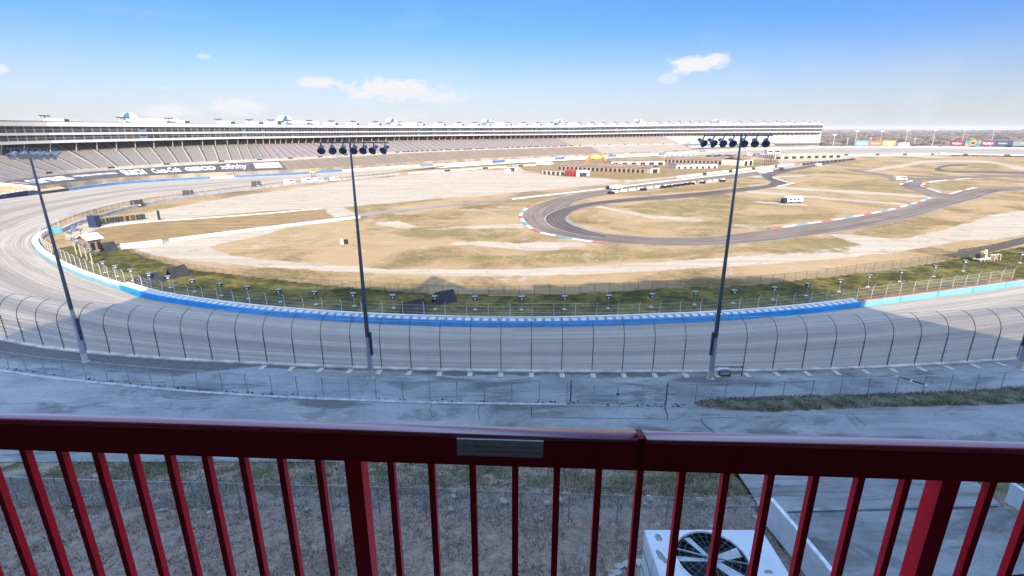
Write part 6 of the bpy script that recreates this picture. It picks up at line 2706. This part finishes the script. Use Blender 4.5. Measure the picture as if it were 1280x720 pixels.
def build_railing():
    m = railing_paint('deep red bar paint', (.72, .007, .028), (.78, .010, .036), .5, .2, .12, 1.5)
    mtop = railing_paint('deep red glossy rail paint', (.38, .006, .03), (.44, .008, .036), .3, .5, 1.0, 2.3)
    mface = railing_paint('deep red rail face paint', (.50, .005, .018), (.56, .007, .024), .5, .25, .15, 1.4)
    hr = .72                                   # camera above the top of the rail
    zt = CZ - hr
    a, b = P(0, 512, zt), P(1280, 549, zt)
    d = (b - a)
    d.z = 0
    d.normalize()
    nrm = Vector((-d.y, d.x, 0))               # outwards
    ang = math.atan2(d.y, d.x)
    mid = P(640, 530.5, zt)
    o = thing('balcony_railing', 'deep red steel balcony railing with square balusters across the foreground', 'railing', (mid.x, mid.y, 0), ang)
    # local frame: x along, y outwards (0 = outer top edge), z up
    D, H_ = .046, .092
    zz = zt

    def lx(px, py, z, y):
        """local x of a px on the plane local y"""
        u, v = (px - 640) / 640.0, (py - 360) / 640.0
        dirv = Vector((u, CP - v * SP, -(SP + v * CP)))
        p0 = Vector((mid.x, mid.y, 0)) + nrm * y
        cp = Vector((0, 0, CZ))
        t = (p0 - cp).dot(nrm) / dirv.dot(nrm)
        p = cp + dirv * t
        return (p - Vector((mid.x, mid.y, 0))).dot(d), p.z
    seam = lx(800, 560, zz, -D)[0]
    c = .008
    sec = [(-D, -H_)] + [(-D / 2 - D / 2 * math.cos(q), -.013 + .013 * math.sin(q) ** .8) for q in np.linspace(0, PI, 15)] + [(0, -H_)]
    for x0, x1 in ((-3.9, seam - .0008), (seam + .0008, 3.9)):
        mb = MB()
        mb.strip([[(x, y, zz + z) for y, z in sec] for x in (x0, x1)], close=True)
        tr_ = mb.build('top_rail', [mface, mtop], o)
        for pg in tr_.data.polygons:
            pg.material_index = 1 if pg.normal.z > .12 and abs(pg.normal.x) < .5 else 0
        for pg in tr_.data.polygons:
            pg.use_smooth = pg.normal.z > .05 and abs(pg.normal.x) < .5
    # weld scar at the joint
    mb = MB()
    q = [(-D - .0012, -H_ + .004), (-D - .0012, -.012), (-D + .001, -.002), (-D + .012, .0012), (-.006, .0012)]
    mb.strip([[(x, y, zz + z) for y, z in q] for x in (seam - .007, seam + .009)])
    mb.build('weld_scar', pbr('touched-up paint', (.24, .006, .016), .5, var=.3, scale=60), o)
    # bottom rail
    mb = MB()
    mb.box((0, -D / 2, CZ - 1.68), (7.8, .04, .05))
    mb.build('bottom_rail', m, o)
    # balusters
    yb = -D + .012
    zb0, zb1 = CZ - 1.66, zz - H_
    tops = [22, 68, 113, 158, 204, 250.5, 297, 345, 392.5, None, 483.5, 534.5, 586.5, 640, 692.5, 745, 797, 850, 905, 961, 1017, 1074, 1132, None, 1239]
    W_ = .0165
    mb = MB()
    mb.box((0, 0, (zb0 + zb1) / 2), (W_, W_ * 1.15, zb1 - zb0))
    src = mb.build('baluster', m, o)
    first = True
    xs = []
    for p in tops:
        if p is None:
            continue
        x, z = lx(p + 4, 557 + 45 * p / 1280, zz, yb - W_ / 2)
        xs.append(x)
    sp = .1085
    xs = [xs[0] - sp * k for k in range(12, 0, -1)] + xs + [xs[-1] + sp * k for k in range(1, 12)]
    for x in xs:
        if first:
            q = src
            first = False
        else:
            q = src.copy()
            COL.objects.link(q)
            q.parent = o
        q.location = (x, yb, 0)
    for p0 in (440, 1190):
        x, z = lx(p0, 572 + (p0 - 440) * .04, zz, -D + .006)
        mb = MB()
        mb.box((x, -D + .006 + .023, (CZ - 1.78 + zb1) / 2), (.043, .046, zb1 - CZ + 1.78))
        mb.build('post', m, o)
    # engraved notice plate on the inner face
    x0, z1 = lx(571, 547, zz, -D - .001)
    x1, z0 = lx(679, 571.5, zz, -D - .001)
    z1b = lx(679, 551, zz, -D - .001)[1]
    z0b = lx(571, 567.5, zz, -D - .001)[1]
    zc, hh = (z1 + z1b + z0 + z0b) / 4, ((z1 - z0b) + (z1b - z0)) / 2
    mb = MB()
    mb.box(((x0 + x1) / 2, -D - .0022, zc), (x1 - x0, .0034, hh))
    pl = mb.build('notice_plate', pbr('brushed plate', (.90, .93, .94), .45, .0, var=.04, scale=20), o)
    mb = MB()
    L = x1 - x0
    for zk in (-1, 1):
        mb.box(((x0 + x1) / 2, -D - .0046, zc + zk * (hh / 2 - .0012)), (L, .0015, .0022))
    for xk in (x0 + .0011, x1 - .0011):
        mb.box((xk, -D - .0046, zc), (.0022, .0015, hh - .0048))
    mb.build('plate_edge', pbr('bright plate edge', (.9, .9, .9), .35), pl)
    for body, f0, f1, zc0, zc1 in (('NO ITEMS MAY BE THROWN OFF. SMOKING', .08, .92, -.02, .13), ('MAY DAMAGE YOUR BALCONY AT ANYTIME', .04, .96, -.30, -.14)):
        v, f = flat_text(body, 1, .01)
        mn, mx = v.min(0), v.max(0)
        mb = MB()
        for q in v:
            ux, uz = (q[0] - mn[0]) / (mx[0] - mn[0]), (q[1] - mn[1]) / (mx[1] - mn[1])
            mb.v.append((x0 + L * (f0 + (f1 - f0) * ux), -D - .0041, zc + hh * (zc0 + (zc1 - zc0) * uz)))
        mb.f = f
        mb.m = [0] * len(f)
        mb.build('lettering', pbr('faded print', (.45, .54, .56), .6), pl)


build_railing()


# ------------------------------------------------------------------ air
def build_haze():
    m = bpy.data.materials.new('winter haze')
    m.use_nodes = True
    t = NT(m.node_tree)
    t.n.clear()
    v = t.node('ShaderNodeVolumePrincipled')
    v.inputs['Color'].default_value = (.88, .82, .75, 1)
    v.inputs['Density'].default_value = 0.00012
    v.inputs['Anisotropy'].default_value = 0.0
    o = t.node('ShaderNodeOutputMaterial')
    t.l.new(v.outputs[0], o.inputs['Volume'])
    mb = MB()
    mb.box((0, 0, 38.0), (36000, 36000, 80))
    h = mb.build('haze', m)
    tag(h, kind='stuff')


build_haze()
